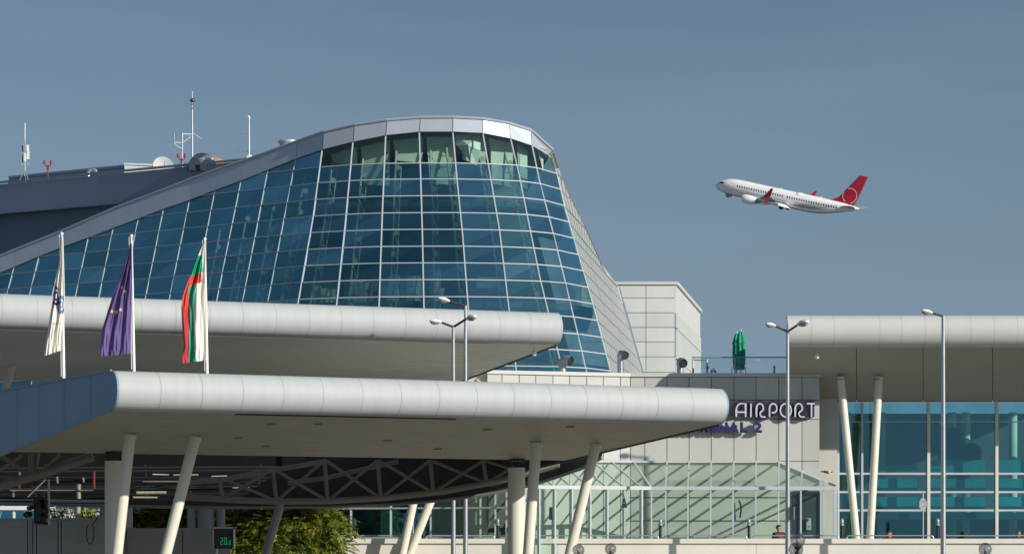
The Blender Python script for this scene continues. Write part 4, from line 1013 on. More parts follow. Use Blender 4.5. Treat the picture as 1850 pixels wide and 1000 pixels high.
for i, x in enumerate(cols_):
    g = MB(); X = P(x, 0, GD).x; w_ = .105 if i > 1 else .07; g.ob((X-w_/2, GD-.14, DB), (w_, 0, 0), (0, .16, 0), (0, 0, zs1-DB)); g.build('mullion', M_cream if i > 1 else M_frame, rb_)
for y, w_ in ((761.5, .035), (855, .07), (888, .07), (921, .07)):
    g = MB(); g.ob((P(1514, 0, GD).x, GD-.10, g8(y)-w_/2), (P(2045, 0, GD).x-P(1514, 0, GD).x, 0, 0), (0, .08, 0), (0, 0, w_)); g.build('transom', M_frame, rb_)
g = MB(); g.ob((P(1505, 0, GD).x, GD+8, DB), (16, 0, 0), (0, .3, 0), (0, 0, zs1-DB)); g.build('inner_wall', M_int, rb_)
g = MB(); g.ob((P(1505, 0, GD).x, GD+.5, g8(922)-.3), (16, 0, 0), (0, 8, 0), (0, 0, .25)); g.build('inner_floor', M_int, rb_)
for a, b in ((1583, 1657), (1682, 1780), (1805, 1903), (1926, 2020)):
    for y0, y1, dd in ((863, 886, 0), (896, 919, .02), (829, 853, .05)):
        if y0 == 829 and a == 1583: y0 = 838
        g = MB(); A_ = P(a, 0, GD+.75).x; g.ob((A_, GD+.75+dd, g8(y1)), (P(b, 0, GD+.75).x-A_, 0, 0), (0, .03, 0), (0, 0, g8(y0)-g8(y1))); g.build('roller_blind', M_teal, rb_)
g = MB()
for x in (1530, 1592, 1720, 1745, 1830): p = P(x, 0, GD+3); g.tube([(p.x, p.y, DB), (p.x, p.y, zs1-.2)], .16, 12)
g.build('inner_column', M_intC, rb_, True)
g = MB()
for k in range(9):
    t0 = k/8; p = P(1700+4*math.sin(t0*3)-t0*6, lerp(775, 850, t0), GD+1.6); g.sphere(p, .1+.05*math.sin(t0*9), 8, 6)
c = P(1740, 830, GD+2.4)
for k in range(14): g.sphere(c+Vector((random.uniform(-.8, .8), random.uniform(-.3, .3), random.uniform(-.3, .8))), random.uniform(.25, .5), 10, 8)
g.build('inner_plant', mat('interior plant', (.02, .05, .035), .8), rb_, True)
t = thing('hanging_camera', P(1476, 625, 92.6), 'small white dome camera hanging under the right roof edge', 'camera')
MB().tube([P(1476, 628, 92.8), P(1476, 640, 92.8)], .02, 8).build('stem', M_white, t, True)
g = MB(); c = P(1476, 643.5, 92.8); g.lathe(c, [(0, .10), (.05, .095), (.09, .02), (.09, -.02), (.06, -.07), (0, -.09)], 14); g.build('dome', M_lampw, t, True)
def prop3(a, b, d, lab):
    A_ = P(*a, d); B_ = P(*b, d+.6); s = A_-B_; base = B_+s*((DB-B_.z)/s.z); t = thing('canopy_prop', base, lab, 'column', 'crossing props at the right facade')
    s2 = (B_-base); MB().tube([base, B_+s2*.01], .135, 20).build('shaft', M_cream, t, True)
    MB().tube([base, base+s2.normalized()*.05], .18, 20).build('foot_collar', M_galv, t, True)
    MB().tube([B_-s2.normalized()*.06, B_], .16, 20).build('head_collar', M_galv, t, True)
prop3((1547, 970), (1519, 684), 94.3, 'cream prop leaning left at its top, left one of the crossing pair at the right')
prop3((1572, 970), (1588, 684), 94.3, 'cream prop leaning right at its top, right one of the crossing pair at the right')
# ================================================================== on the low roof: vents, rail, parasols
rt = w8(686)
def elbow(x, yb, y, w, d, dirx, m, lab):
    b = P(x, 0, d); b.z = rt; t = thing('roof_exhaust', b, lab, 'exhaust pipe'); r = w/2/F*d; z = ZC+(HZ-y)/F*d
    MB().tube([b, Vector((b.x, b.y, z-.12))], [r*.8, r*.8], 16).build('stack', m, t, True)
    D = Vector((dirx, -.8, -.15)).normalized(); g = MB(); c = Vector((b.x, b.y, z-.12)); hd = []
    pts = [c-Vector((0, 0, .05)), c+Vector((0, 0, .08)), c+Vector((0, 0, .17))+D*.08, c+Vector((0, 0, .17))+D*.2, c+Vector((0, 0, .14))+D*.36]
    g.tube(pts, [r*.8, r*.95, r*1.05, r*1.1, r*1.1], 18, cap=False); g.build('elbow', m, t, True)
    MB().tube([pts[-1]-D*.03, pts[-1]-D*.02], [r*1.02, r*1.02], 18).build('throat', M_black, t)
    MB().tube([b, b+Vector((0, 0, .06))], r*1.2, 16).build('flashing', M_galv, t, True)
elbow(1016, 668, 652, 17, 96.5, 1.1, M_galv, 'grey elbow exhaust with dark mouth in front of the glass hall')
elbow(1121, 668, 641, 14, 98.5, .4, M_stain, 'polished steel exhaust with tilted dark cowl at the foot of the metal side')
elbow(1229, 668, 655, 15, 98, .2, M_galv, 'dark round mouthed exhaust in front of the white block')
tr = thing('terrace_railing', P(1252, 672, 97), 'clear glass terrace railing with thin steel handrail above the pale wall', 'railing')
g8r = lambda y, d=97.: ZC+(HZ-y)/F*d
xs_ = [1254, 1278, 1399, 1421]; 
for a, b in ((1254, 1328), (1328, 1399), (1399, 1424)):
    A_, B_ = P(a, 0, 97).x+.01, P(b, 0, 97).x-.01; MB().quad((A_, 97, rt), (B_, 97, rt), (B_, 97, g8r(646)), (A_, 97, g8r(646))).build('glass_pane', M_glassC, tr)
MB().tube([(P(1250, 0, 97).x, 97, g8r(645)), (P(1426, 0, 97).x, 97, g8r(645))], .022, 8).build('handrail', M_galv, tr, True)
for x in (1253, 1278, 1328, 1399, 1423): MB().tube([(P(x, 0, 97).x, 97.03, rt), (P(x, 0, 97).x, 97.03, g8r(646 if x != 1399 else 660))], .022 if x != 1399 else .035, 8).build('post', M_galv, tr, True)
t = thing('gate_frame', P(1252, 672, 96.6), 'small grey handrail frame at the left end of the terrace railing', 'railing')
MB().tube([(P(1252, 0, 96.6).x, 96.6, rt), P(1252, 650, 96.6), P(1277, 650, 96.6), (P(1277.5, 0, 96.6).x, 96.6, rt)], .035, 8).build('frame', M_galv, t, True)
MB().tube([P(1277, 664, 96.55), P(1280, 664, 96.55)], .05, 8).build('latch', M_black, t, True)
# bits on the terrace
t = thing('terrace_chair', P(1289, 672, 98), 'dark folded metal chair back peeping over the terrace edge', 'chair')
g = MB(); b = P(1289, 0, 98).x
g.tube([(b-.16, 98, rt), (b-.1, 98, rt+.3), P(1285.5, 668, 98), P(1289, 665.5, 98), P(1292, 669, 98), (b+.15, 98, rt)], .02, 6); g.tube([P(1286, 670, 98.1), P(1294, 671, 98.1)], .025, 6); g.build('frame', M_black, t, True)
g = MB(); g.ob((b-.18, 97.9, rt+.0), (.36, 0, 0), (0, .35, 0), (0, 0, .04)); g.build('seat', M_hallD, t)
def parasol(x, ytop, w, lab, d, lean=0):
    b = P(x, 0, d); b.z = rt; t = thing('closed_parasol', b, lab, 'parasol', 'closed green parasols on the terrace')
    zt = ZC+(HZ-ytop)/F*d; zb = ZC+(HZ-666)/F*d; sc = w/2/F*d
    MB().tube([b, Vector((b.x+lean, b.y, zt+.03))], .025, 8).build('pole', M_cream, t, True)
    g = MB(); n = 48; prof = [(0.02, 1), (.45, .95), (.8, .84), (1.0, .74), (1.12, .70), (.92, .66), (.95, .5), (.98, .3), (.9, .14), (.72, .05), (.80, .0)]
    base = len(g.v)
    for j, (r_, h) in enumerate(prof):
        z = zb+(zt-zb)*h
        for k in range(n):
            a = 2*math.pi*k/n; rr_ = sc*r_*(1+.22*math.sin(a*6+h*2)*(1 if h < .97 else 0)+.06*math.sin(a*3+h*9)); zz = z+(-.04*math.cos(a*6+h*2) if h in (.0, .70, .74) else 0)
            g.v.append(Vector((b.x+lean*h+rr_*math.cos(a), b.y+rr_*math.sin(a), zz)))
    for j in range(len(prof)-1):
        for k in range(n): k2 = (k+1) % n; g.f.append((base+j*n+k, base+j*n+k2, base+(j+1)*n+k2, base+(j+1)*n+k)); g.mi.append(0)
    g.build('folded_canopy', M_green, t, True)
    g = MB(); g.lathe(Vector((b.x+lean*.6, b.y, lerp(zb, zt, .645))), [(sc*.95, 0), (sc*1.0, .02), (sc*.95, .05)], 20); g.build('strap', mat('strap', (.05, .3, .2), .7), t, True)
    g = MB()
    for s in (-1, 1): g.tube([Vector((b.x+s*.16, b.y, rt)), Vector((b.x+s*.17, b.y, zb+.02)), Vector((b.x+s*.09, b.y, zb+.14)), Vector((b.x, b.y, zb+.05))], .015, 6)
    g.build('crank_frame', M_galv, t, True)
parasol(1330.5, 600, 13, 'left closed green parasol on the terrace, slightly shorter', 98.6, .02)
parasol(1338.5, 596.5, 14.5, 'right closed green parasol on the terrace, taller one', 98.0, 0)
# ================================================================== street lamps
def head(root, A_, out, s, w):
    """cobra head lantern: A_ arm end, out = direction to tip"""
    o = Vector(out).normalized(); sdv = o.cross(up).normalized(); n = sdv.cross(o).normalized()
    if n.z < 0: n = -n
    def loft(secs, m, name):
        g = MB(); k = 12
        for (t_, hw, ht, hb) in secs:
            for i in range(k):
                a = 2*math.pi*i/k; sy = math.cos(a); sz = math.sin(a); g.v.append(A_+o*t_*s+sdv*sy*hw*s+n*(sz*ht*s if sz > 0 else sz*hb*s))
        for j in range(len(secs)-1):
            for i in range(k): i2 = (i+1) % k; g.f.append((j*k+i, j*k+i2, (j+1)*k+i2, (j+1)*k+i)); g.mi.append(0)
        g.f.append(tuple(range(k))); g.mi.append(0); g.f.append(tuple((len(secs)-1)*k+i for i in range(k))); g.mi.append(0)
        return g.build(name, m, root, True)
    loft([(-.06, .05, .05, .05), (.0, .07, .07, .06), (.15, .13, .13, .05), (.34, .19, .17, .02), (.58, .19, .14, .02), (.72, .12, .07, .02)], M_lampw, 'lantern_housing')
    loft([(.10, .08, .0, .06), (.2, .15, .0, .14), (.45, .18, .0, .20), (.62, .14, .0, .15), (.70, .08, .0, .05)], M_lampg, 'lantern_glass')
def lamp(x, ytop, d, arms, lab, zb=0., r=(.095, .045)):
    b = P(x, 0, d); b.z = zb; top = P(x, ytop, d); t = thing('street_lamp', b, lab, 'street lamp', 'tall grey street lamps')
    MB().tube([b, top], list(r), 14).build('pole', M_galv, t, True)
    for (xe, ye, out, s) in arms:
        E = P(xe, ye, d-.1); MB().tube([top-Vector((0, 0, .02)), E], .035, 8).build('arm', M_black, t, True); head(t, E, out, s, 1)
    MB().lathe(b, [(0, 0), (r[0]*1.7, 0), (r[0]*1.7, .03), (r[0]*1.2, .25), (r[0], .28)], 14).build('foot', M_galv, t, True)
    return t
lamp(819, 589, 80.2, [(797.5, 582, (-1, -.35, .10), .50), (843, 575.5, (.75, -.9, .12), .56)], 'two armed grey street lamp, shorter of the two lamps before the upper canopy')
lamp(841, 552, 80.6, [(812, 544, (-1, -.4, .22), .50)], 'single arm grey street lamp beside the two armed one before the upper canopy')
lamp(1423, 597.5, 88.5, [(1401, 588.5, (-1, -.5, .14), .50), (1441, 586.5, (.75, -.95, .20), .64)], 'two armed grey street lamp in front of the left end of the right roof edge', r=(.11, .05))
lamp(1704, 570, 88.5, [(1684, 565, (-1, -.4, .16), .54)], 'single arm grey street lamp in front of the glazed facade at the right', r=(.12, .055))
# globe lamps
def globe(x, y, w, d, lab, cap=False, x2=None):
    c = P(x, y, d); r = w/2/F*d; t = thing('globe_lamp', (c.x, c.y, 0), lab, 'globe lamp', 'smoked globe lamps below the parapet')
    MB().tube([(c.x, c.y, 0), (c.x, c.y, c.z-r*1.15)], [.06, .035], 12).build('pole', M_black, t, True)
    def one(c, cp):
        MB().sphere(c, r, 48, 32).build('globe', M_smoke, t, True)
        g = MB(); g.lathe(c, [(r*.2, -r*1.3), (r*.5, -r*1.0), (r*.55, -r*.85), (r*.25, -r*.78), (r*.12, -r*.2), (0, -r*.15)], 16); g.build('neck', M_black, t, True)
        g = MB(); g.sphere(c+Vector((0, 0, -r*.05)), r*.22, 12, 8, sc=(1, 1, 1.4)); g.build('bulb', M_lampw, t, True)
        if cp: g = MB(); g.lathe(c, [(r*.42, r*.90), (r*.30, r*1.08), (r*.2, r*1.25), (0, r*1.3)], 14); g.build('cap', M_black, t, True)
    one(c, cap)
    if x2:
        c2 = P(*x2, d+.5); one(c2, False); MB().tube([(c.x, c.y, c2.z-r*1.4), (c2.x, c2.y, c2.z-r*1.2)], .03, 8).build('side_arm', M_black, t, True)
globe(1441.5, 975, 27, 60, 'pair of smoked globe lamps with black cap right of the person in red', True, (1438, 992))
globe(1103, 990.5, 21, 64, 'single smoked globe lamp under the left part of the glass porch')
globe(1045, 993, 22, 63, 'smoked globe lamp half hidden behind the leaning front prop')
globe(1780, 991, 24, 62, 'smoked globe lamp low at the right end of the parapet')
# signs on the raised road
def sgn(x, y0, y1, x0, x1, d, lab, shape='sq', ytop=None, m=M_navy):
    b = P(x, 0, d); b.z = DZ; t = thing('road_sign', b, lab, 'road sign', 'backs of road signs along the raised road')
    MB().tube([b, P(x, ytop or y0, d)], .028, 10).build('post', M_galv, t, True); g = MB(); A_, B_ = P(x0, y1, d-.04), P(x1, y0, d-.04); w, h = B_.x-A_.x, B_.z-A_.z
    if shape == 'sq':
        rr = min(w, h)*.12; pts = []
        for cx, cz, a0 in ((A_.x+w-rr, A_.z+rr, -90), (A_.x+w-rr, A_.z+h-rr, 0), (A_.x+rr, A_.z+h-rr, 90), (A_.x+rr, A_.z+rr, 180)):
            for k in range(5): a = R(a0+90*k/4); pts.append((cx+rr*math.cos(a), d-.04, cz+rr*math.sin(a)))
    elif shape == 'tri': pts = [(A_.x, d-.04, A_.z), (B_.x, d-.04, A_.z), ((A_.x+B_.x)/2, d-.04, B_.z)]
    else: pts = [(A_.x+w*.5+w/2*math.cos(2*math.pi*k/8+math.pi/8), d-.04+w*.5*math.cos(2*math.pi*k/8+math.pi/8), A_.z+h*.5+h/2*1.08*math.sin(2*math.pi*k/8+math.pi/8)) for k in range(8)]
    g.prism(pts, (0, .02, 0)); g.build('plate', m, t)
    g = MB()
    for f_ in (.3, .7): g.ob((A_.x+w*.35, d-.06, A_.z+h*f_), (w*.3, 0, 0), (0, .02, 0), (0, 0, .04))
    g.build('clamp', M_galv, t)
sgn(746, 914, 939, 739, 754, 91.5, 'square dark sign back in front of the white slanted prop')
sgn(998, 915, 938, 992, 1004.5, 91.7, 'square dark sign back between the steep prop and the leaning prop')
sgn(1127.5, 892, 916, 1122, 1133, 91.7, 'narrow triangular dark sign back in front of the left porch bays', 'tri')
sgn(1667.5, 899, 921, 1659, 1676, 91.8, 'grey eight sided sign back on a thin pole before the glazed facade', 'oct', 888, M_galv)
t = thing('bracket_sign', P(1429, 940, 88.3), 'small blue bracket sign fixed to the two armed lamp post by the porch', 'sign')
g = MB(); g.ob(P(1425.5, 938, 88.3), (.15, 0, 0), (0, .03, 0), (0, 0, .42)); g.build('plate', M_navy, t)
g = MB(); g.tube([P(1423, 917, 88.35), P(1434.5, 915, 88.35), P(1434.5, 937, 88.35), P(1423, 935, 88.35)], .015, 6); g.build('bracket', M_galv, t)
# ================================================================== left: barrier walls, tree, signal, display
def barrier(x0, x1, y, d, lab, joints, cap=4):
    t = thing('barrier_wall', P(x0, 0, d).xy.to_3d(), lab, 'wall', 'grey walls under the front canopy'); g = MB(); zt = ZC+(HZ-y)/F*d; e = .012
    xs = [x0]+joints+[x1]
    for a, b in zip(xs, xs[1:]): A_, B_ = P(a, 0, d).x+e, P(b, 0, d).x-e; g.ob((A_, d, 0), (B_-A_, 0, 0), (0, .2, 0), (0, 0, zt-.06))
    g.build('wall_face', M_concD, t); g = MB(); A_, B_ = P(x0, 0, d).x, P(x1, 0, d).x; g.ob((A_, d-.05, zt-.058), (B_-A_, 0, 0), (0, .3, 0), (0, 0, .058)); g.build('coping', M_concD, t)
    g = MB()
    for a in joints: g.ob((P(a, 0, d).x-.012, d+.06, 0), (.024, 0, 0), (0, .1, 0), (0, 0, zt-.07))
    g.build('joint_filler', M_gap, t)
barrier(-120, 190, 935, 72.5, 'taller grey wall with vertical joints at the lower left corner', [50, 59, 66, 105, 111])
barrier(150, 416, 953, 73.5, 'lower grey wall between the thick left column and the green display', [228, 330])
t = thing('cable_loop', P(170, 955, 72.3), 'black cable hanging in a loop on the grey wall left of the thick column', 'cable')
MB().tube([P(184, 925, 72.3), P(172, 940, 72.3)]+[P(163+7*math.cos(R(a)), 963+19*math.sin(R(a)), 72.35) for a in range(-60, 260, 20)], .014, 6).build('cable', M_black, t, True)
# concrete piers behind
for x, w, y0, lab in ((372, 30, 912, 'broad grey pier behind the low wall near the display'), (399, 15, 911, 'narrow grey pier right of the broad pier'), (346, 16, 915, 'dark pier left of the broad pier'), (210, 60, 915, 'dark pier behind the slanted props at the left'), (141, 9, 912, 'thin dark pier left of the thick left column')):
    b = P(x, 0, 79); b.z = 0; t = thing('concrete_pier', b, lab, 'column', 'piers behind the low walls'); r = w/2/F*79; zt = ZC+(HZ-y0)/F*79
    MB().tube([b, Vector((b.x, b.y, zt))], r, 20).build('shaft', M_concD, t, True); MB().tube([Vector((b.x, b.y, zt-.001)), Vector((b.x, b.y, zt+.08))], r*1.15, 20).build('head', M_concD, t, True)
t = None
top = P(507, 908, 77.6); bot = P(480, 1000, 77.6); s = bot-top; base = top+s*(top.z/(top.z-bot.z))
t = thing('canopy_prop', base, 'grey slanted prop in shade in front of the leafy tree', 'column', VG); MB().tube([base, top], .125, 20).build('shaft', mat('shaded prop grey', (.33, .31, .28), .5), t, True); MB().tube([base, base-s.normalized()*.05], .17, 20).build('foot_collar', M_galv, t, True)  # shade on this prop is put into its grey colour
# traffic signal seen from behind
t = thing('hanging_signal', P(84, 845, 71), 'dark cluster of signal lamps hanging on a thin steel post at the lower left', 'signal')
MB().tube([P(88, 865, 71), P(88.5, 948, 71)], .03, 8).build('post', M_galv, t, True)
g = MB(); g.ob(P(61, 943, 71), (.28, 0, 0), (0, .2, 0), (0, 0, .62)); g.ob(P(74, 936, 71), (.17, 0, 0), (0, .2, 0), (0, 0, .5)); g.build('housing', M_black, t)
for (x, y, r) in ((55, 928, .075), (82, 921, .06), (70, 905, .05), (60, 916, .05), (80, 933, .045)): g = MB(); c = P(x, y, 70.95); g.tube([c, c+Vector((-.10, -.16, -.02))], [r, r*1.15], 12); g.build('lamp_hood', M_black, t, True)
g = MB(); g.tube([P(62, 943, 71), P(86, 945, 71)], .04, 6); g.build('bracket', M_black, t)
# LED display
t = thing('led_display', P(404, 1000, 72.6), 'dark boxed display showing green glowing digits 20.2 beside the low wall', 'display')
d = 72.6; A_, B_ = P(387, 990, d), P(422, 952, d); w, h = B_.x-A_.x, B_.z-A_.z
g = MB(); g.ob(A_, (w, 0, 0), (0, .14, 0), (0, 0, h)); g.build('casing', M_black, t)
g = MB(); g.ob(A_+Vector((-.02, -.1, h-.03)), (w+.05, 0, 0), (0, .26, 0), (0, 0, .04)); g.ob(A_+Vector((-.03, -.1, 0)), (.03, 0, 0), (0, .24, 0), (0, 0, h)); g.ob(A_+Vector((w, -.1, 0)), (.03, 0, 0), (0, .24, 0), (0, 0, h)); g.build('visor', M_galv, t)
g = MB(); g.ob(P(390, 985, d-.012), (P(417, 0, d).x-P(390, 0, d).x, 0, 0), (0, .01, 0), (0, 0, P(0, 968, d).z-P(0, 985, d).z)); g.build('screen', mat('dark green screen', (.005, .03, .015), .3), t)
seg = {'2': 'abged', '0': 'abcdef'}; M_led = mat('green led', (.0, .3, .12), .5, emit=(.01, .5, .22, .2))
def digit(ch, x0, x1, y0, y1):
    g = MB(); a, b = P(x0, y1, d-.018), P(x1, y0, d-.018); w, h = b.x-a.x, b.z-a.z; tk = .022
    S_ = {'a': (0, h-tk, w, tk), 'g': (0, h/2-tk/2, w, tk), 'd': (0, 0, w, tk), 'b': (w-tk, h/2, tk, h/2), 'c': (w-tk, 0, tk, h/2), 'f': (0, h/2, tk, h/2), 'e': (0, 0, tk, h/2)}
    for q in seg[ch]: x, z, sw, sh = S_[q]; g.ob(a+Vector((x, {'a': 0, 'g': 0, 'd': 0}.get(q, -.002), z)), (sw, 0, 0), (0, .004, 0), (0, 0, sh))
    g.build('digit', M_led, t)
digit('2', 398, 403, 970, 983); digit('0', 405, 410, 970, 983); digit('2', 413.5, 417, 975, 983)
g = MB(); g.ob(P(411.2, 983, d-.018), (.02, 0, 0), (0, .004, 0), (0, 0, .02)); g.build('decimal_point', M_led, t)
MB().tube([Vector((P(390, 0, d).x, d+.2, 0)), Vector((P(390, 0, d).x, d+.2, A_.z+h))], .03, 8).build('post', M_galv, t, True)
# tree
leafm = [mat('leaf green', (.10, .16, .016), .55, 0, .3, 3), mat('leaf yellow green', (.21, .24, .02), .55, 0, .3, 3), mat('leaf yellow', (.36, .31, .03), .55, 0, .25, 3), mat('leaf dark', (.022, .05, .01), .6, 0, .3, 3)]
M_bark = mat('bark', (.10, .075, .05), .9, 0, .3, 8, bump=.5)
def tree(x, d, blobs, nsp, lab, sc=1.):
    b = P(x, 0, d); b.z = 0; t = thing('sumac_tree', b, lab, 'tree', 'leafy trees under the canopy'); g = MB(); cz = sum(q[1] for q in blobs)/len(blobs)
    hub = P(x, 1000, d)-Vector((0, 0, 1.5)); g.tube([b, b+Vector((.1, 0, 2)), hub], [.2, .16, .13], 10)
    for bx_, by_, r_, dd in blobs:
        c = P(bx_, by_, d+dd); g.tube([hub, hub.lerp(c, .5)+Vector((random.uniform(-.2, .2), 0, .1)), c], [.09, .05, .02], 7)
        for k in range(4): g.tube([hub.lerp(c, .6), c+Vector((random.uniform(-1, 1), random.uniform(-1, 1), random.uniform(-.6, 1)))*r_*.7], [.03, .008], 5)
    g.build('trunk', M_bark, t, True); g = MB(); tot = sum(q[2]**2 for q in blobs)
    for bx_, by_, r_, dd in blobs:
        c = P(bx_, by_, d+dd); tone = random.choice([0, 1, 1, 2])
        for k in range(int(nsp*r_**2/tot)):
            u = Vector((random.gauss(0, 1), random.gauss(0, 1), random.gauss(0, 1))).normalized(); rr = r_*(random.random()**.4)*random.uniform(.75, 1.12)
            o = c+Vector((u.x*rr, u.y*rr*.8, u.z*rr*.8))
            dr = (u+Vector((random.uniform(-.7, .7), random.uniform(-.7, .7), random.uniform(-.9, .1)))).normalized(); sdv = dr.cross(up)
            if sdv.length < .1: continue
            sdv.normalize(); n = sdv.cross(dr); L_ = random.uniform(.32, .52)*sc; mi = random.choice([tone, tone, 1, 0, 3, 2 if random.random() < .35 else 1])
            for j in range(7):
                f_ = j/7+.08; p = o+dr*L_*f_+Vector((0, 0, -.18*f_*f_*L_)); ll = .14*sc*(1-.35*f_)
                for s in (-1, 1):
                    q = (sdv*s*.85+dr*.5-n*.2).normalized()*ll; wv = dr*.024*sc+n*random.uniform(-.012, .012)
                    g.add([p, p+q*.5-wv, p+q+Vector((0, 0, -.02)), p+q*.5+wv], [(0, 1, 2, 3)], mi)
    g.build('crown', leafm, t); return t
tree(520, 85.5, [(480, 950, 1.1, 0), (545, 935, 1.05, .2), (590, 950, .8, 0), (430, 960, 1.0, .3), (520, 985, 1.1, -.2), (570, 995, .9, 0), (450, 1000, 1.1, 0), (500, 925, .9, .3), (600, 985, .6, 0), (415, 925, .7, .6), (575, 920, .7, .1)], 3400, 'bushy yellow green tree with feathery leaves right of the display')
tree(300, 88.5, [(270, 940, .9, 0), (310, 930, .9, 0), (345, 945, .8, 0), (240, 955, .7, 0), (375, 935, .8, 0), (300, 965, .9, 0)], 2600, 'yellow green tree glimpsed over the low wall behind the leaning prop')
# hedge and bright background at the left
M_pale = mat('pale leaf', (.42, .42, .38), .7, 0, .2, 5)
b = P(120, 0, 90); b.z = 0; t = thing('pale_bush', b, 'pale leaved bush in sunlight behind the wall left of the thick column', 'bush'); g = MB()
for k in range(2600):
    c = P(random.uniform(78, 192), random.uniform(918, 950), 90+random.uniform(-.8, .8)); u = Vector((random.gauss(0, 1), random.gauss(0, 1), random.gauss(0, 1))).normalized()*.07; v = u.orthogonal().normalized()*.035
    g.add([c-u, c-v, c+u, c+v], [(0, 1, 2, 3)], (1 if 145 < P(0,0,1).x*0+c.x/90*F+925 < 178 and random.random() < .8 else (0 if random.random() < .7 else 2)))
g.build('leaves', [M_pale, leafm[1], leafm[3]], t); g = MB()
for x in (90, 120, 150, 180): g.tube([P(x, 0, 90).xy.to_3d(), P(x+4, 940, 90)], [.06, .02], 6)
g.build('stems', M_bark, t)
t = thing('far_kiosk', P(20, 0, 110).xy.to_3d(), 'small far kiosk with bright white frame and glass at the left edge', 'kiosk')
a, b = P(-70, 0, 110), P(62, 0, 110); zt = ZC+(HZ-915)/F*110
g = MB(); g.ob((a.x, 110, 0), (b.x-a.x, 0, 0), (0, 4, 0), (0, 0, zt-.7)); g.build('wall', M_concD, t)
g = MB(); g.ob((a.x-.1, 109.8, zt-.12), (b.x-a.x+.2, 0, 0), (0, 4.4, 0), (0, 0, .16)); g.build('roof', M_white, t)
for x in (-70, -22, 24, 44, 62): g = MB(); g.ob((P(x, 0, 110).x, 109.9, 0), (.09, 0, 0), (0, .1, 0), (0, 0, zt-.12)); g.build('post', M_white, t)
g = MB(); g.quad((a.x, 109.98, zt-.75), (b.x, 109.98, zt-.75), (b.x, 109.98, zt-.1), (a.x, 109.98, zt-.1)); g.build('window', M_glassR, t)
# ================================================================== flags
def flagpole(xt, yt, xb, yb, d, lab):
    top, b0 = P(xt, yt, d), P(xb, yb, d); s = b0-top; base = top+s*((top.z-ZC-ZT)/(top.z-b0.z)); t = thing('flagpole', base, lab, 'flagpole', 'white flagpoles behind the front canopy')
    MB().tube([base, top], [.045, .025], 14).build('pole', M_lampw, t, True); MB().sphere(top+Vector((0, 0, .03)), .045, 10, 8).build('finial', M_lampw, t, True)
    MB().tube([base, base+Vector((0, 0, .25))], [.14, .12], 14).build('foot', M_galv, t, True)
    g = MB(); q = Vector((-.055, -.05, 0)); g.tube([top+q, b0+q], .008, 5); g.build('halyard', M_white, t, True); return t
FP = [(111.5, 424, 115, 680), (237.5, 428, 242, 667), (370, 434, 374, 670)]
for f_, l in zip(FP, ('leftmost of the three white flagpoles, carrying the white flag', 'middle white flagpole, carrying the violet blue flag with yellow stars', 'rightmost of the three white flagpoles, carrying the white green and red flag')): flagpole(*f_, 70, l)
def flag(name, lab, rows_, mats, fn, d, nf, amp, ph=0, nu=40, nv=90):
    """rows_: (y, x_free, x_pole) photo outline of the hanging cloth, top to bottom; fn(u, v) -> material index"""
    b = P(rows_[0][2], rows_[0][0], d); t = thing(name, b, lab, 'flag', 'flags on the three poles'); g = MB(); yl = [(r_[0]) for r_ in rows_]
    free = [(i/(len(rows_)-1), r_[1]) for i, r_ in enumerate(rows_)]; pol = [(i/(len(rows_)-1), r_[2]) for i, r_ in enumerate(rows_)]
    yf = [(i/(len(rows_)-1), r_[0]) for i, r_ in enumerate(rows_)]; yp = [(i/(len(rows_)-1), r_[3] if len(r_) > 3 else r_[0]) for i, r_ in enumerate(rows_)]
    for j in range(nv+1):
        v = j/nv
        for i in range(nu+1):
            u = i/nu; x = lerp(interp(free, v), interp(pol, v), u); y = lerp(interp(yf, v), interp(yp, v), u); w = abs(interp(pol, v)-interp(free, v))
            k = min(1, w/22); dy = amp*k*(math.sin(u*nf*6.28+ph+v*2.2+.8*math.sin(v*5))+.45*math.sin(u*nf*13+v*9+ph)+.22*math.sin(u*nf*21-v*13+ph*2))+.12*math.sin(v*4+ph)*k*(1-u)
            g.v.append(P(x, y, d+dy*(1-u**6)-.10))
    for j in range(nv):
        for i in range(nu):
            a = j*(nu+1)+i; g.f.append((a, a+nu+1, a+nu+2, a+1)); g.mi.append(fn((i+.5)/nu, (j+.5)/nv))
    o = g.build('cloth', mats, t, True)
    MB().tube([P(interp(pol, j/8)+.6, interp(yp, j/8), d-.01) for j in range(9)], .016, 6).build('header_tape', M_fw, t, True); return t, o
cl = lambda n, c: mat(n, c, .8, 0, .06, 2, bump=.15)
M_fw = cl('white cloth', (.70, .67, .60)); M_fg = cl('green cloth', (.0, .33, .19)); M_fr = cl('red cloth', (.60, .055, .035)); M_fp = cl('violet cloth', (.12, .08, .235)); M_fy = cl('gold star', (.75, .55, .12)); M_fdr = cl('crimson cloth', (.42, .03, .05))
M_fb = cl('blue emblem', (.13, .24, .45)); M_fdp = cl('dark violet emblem', (.07, .03, .12))
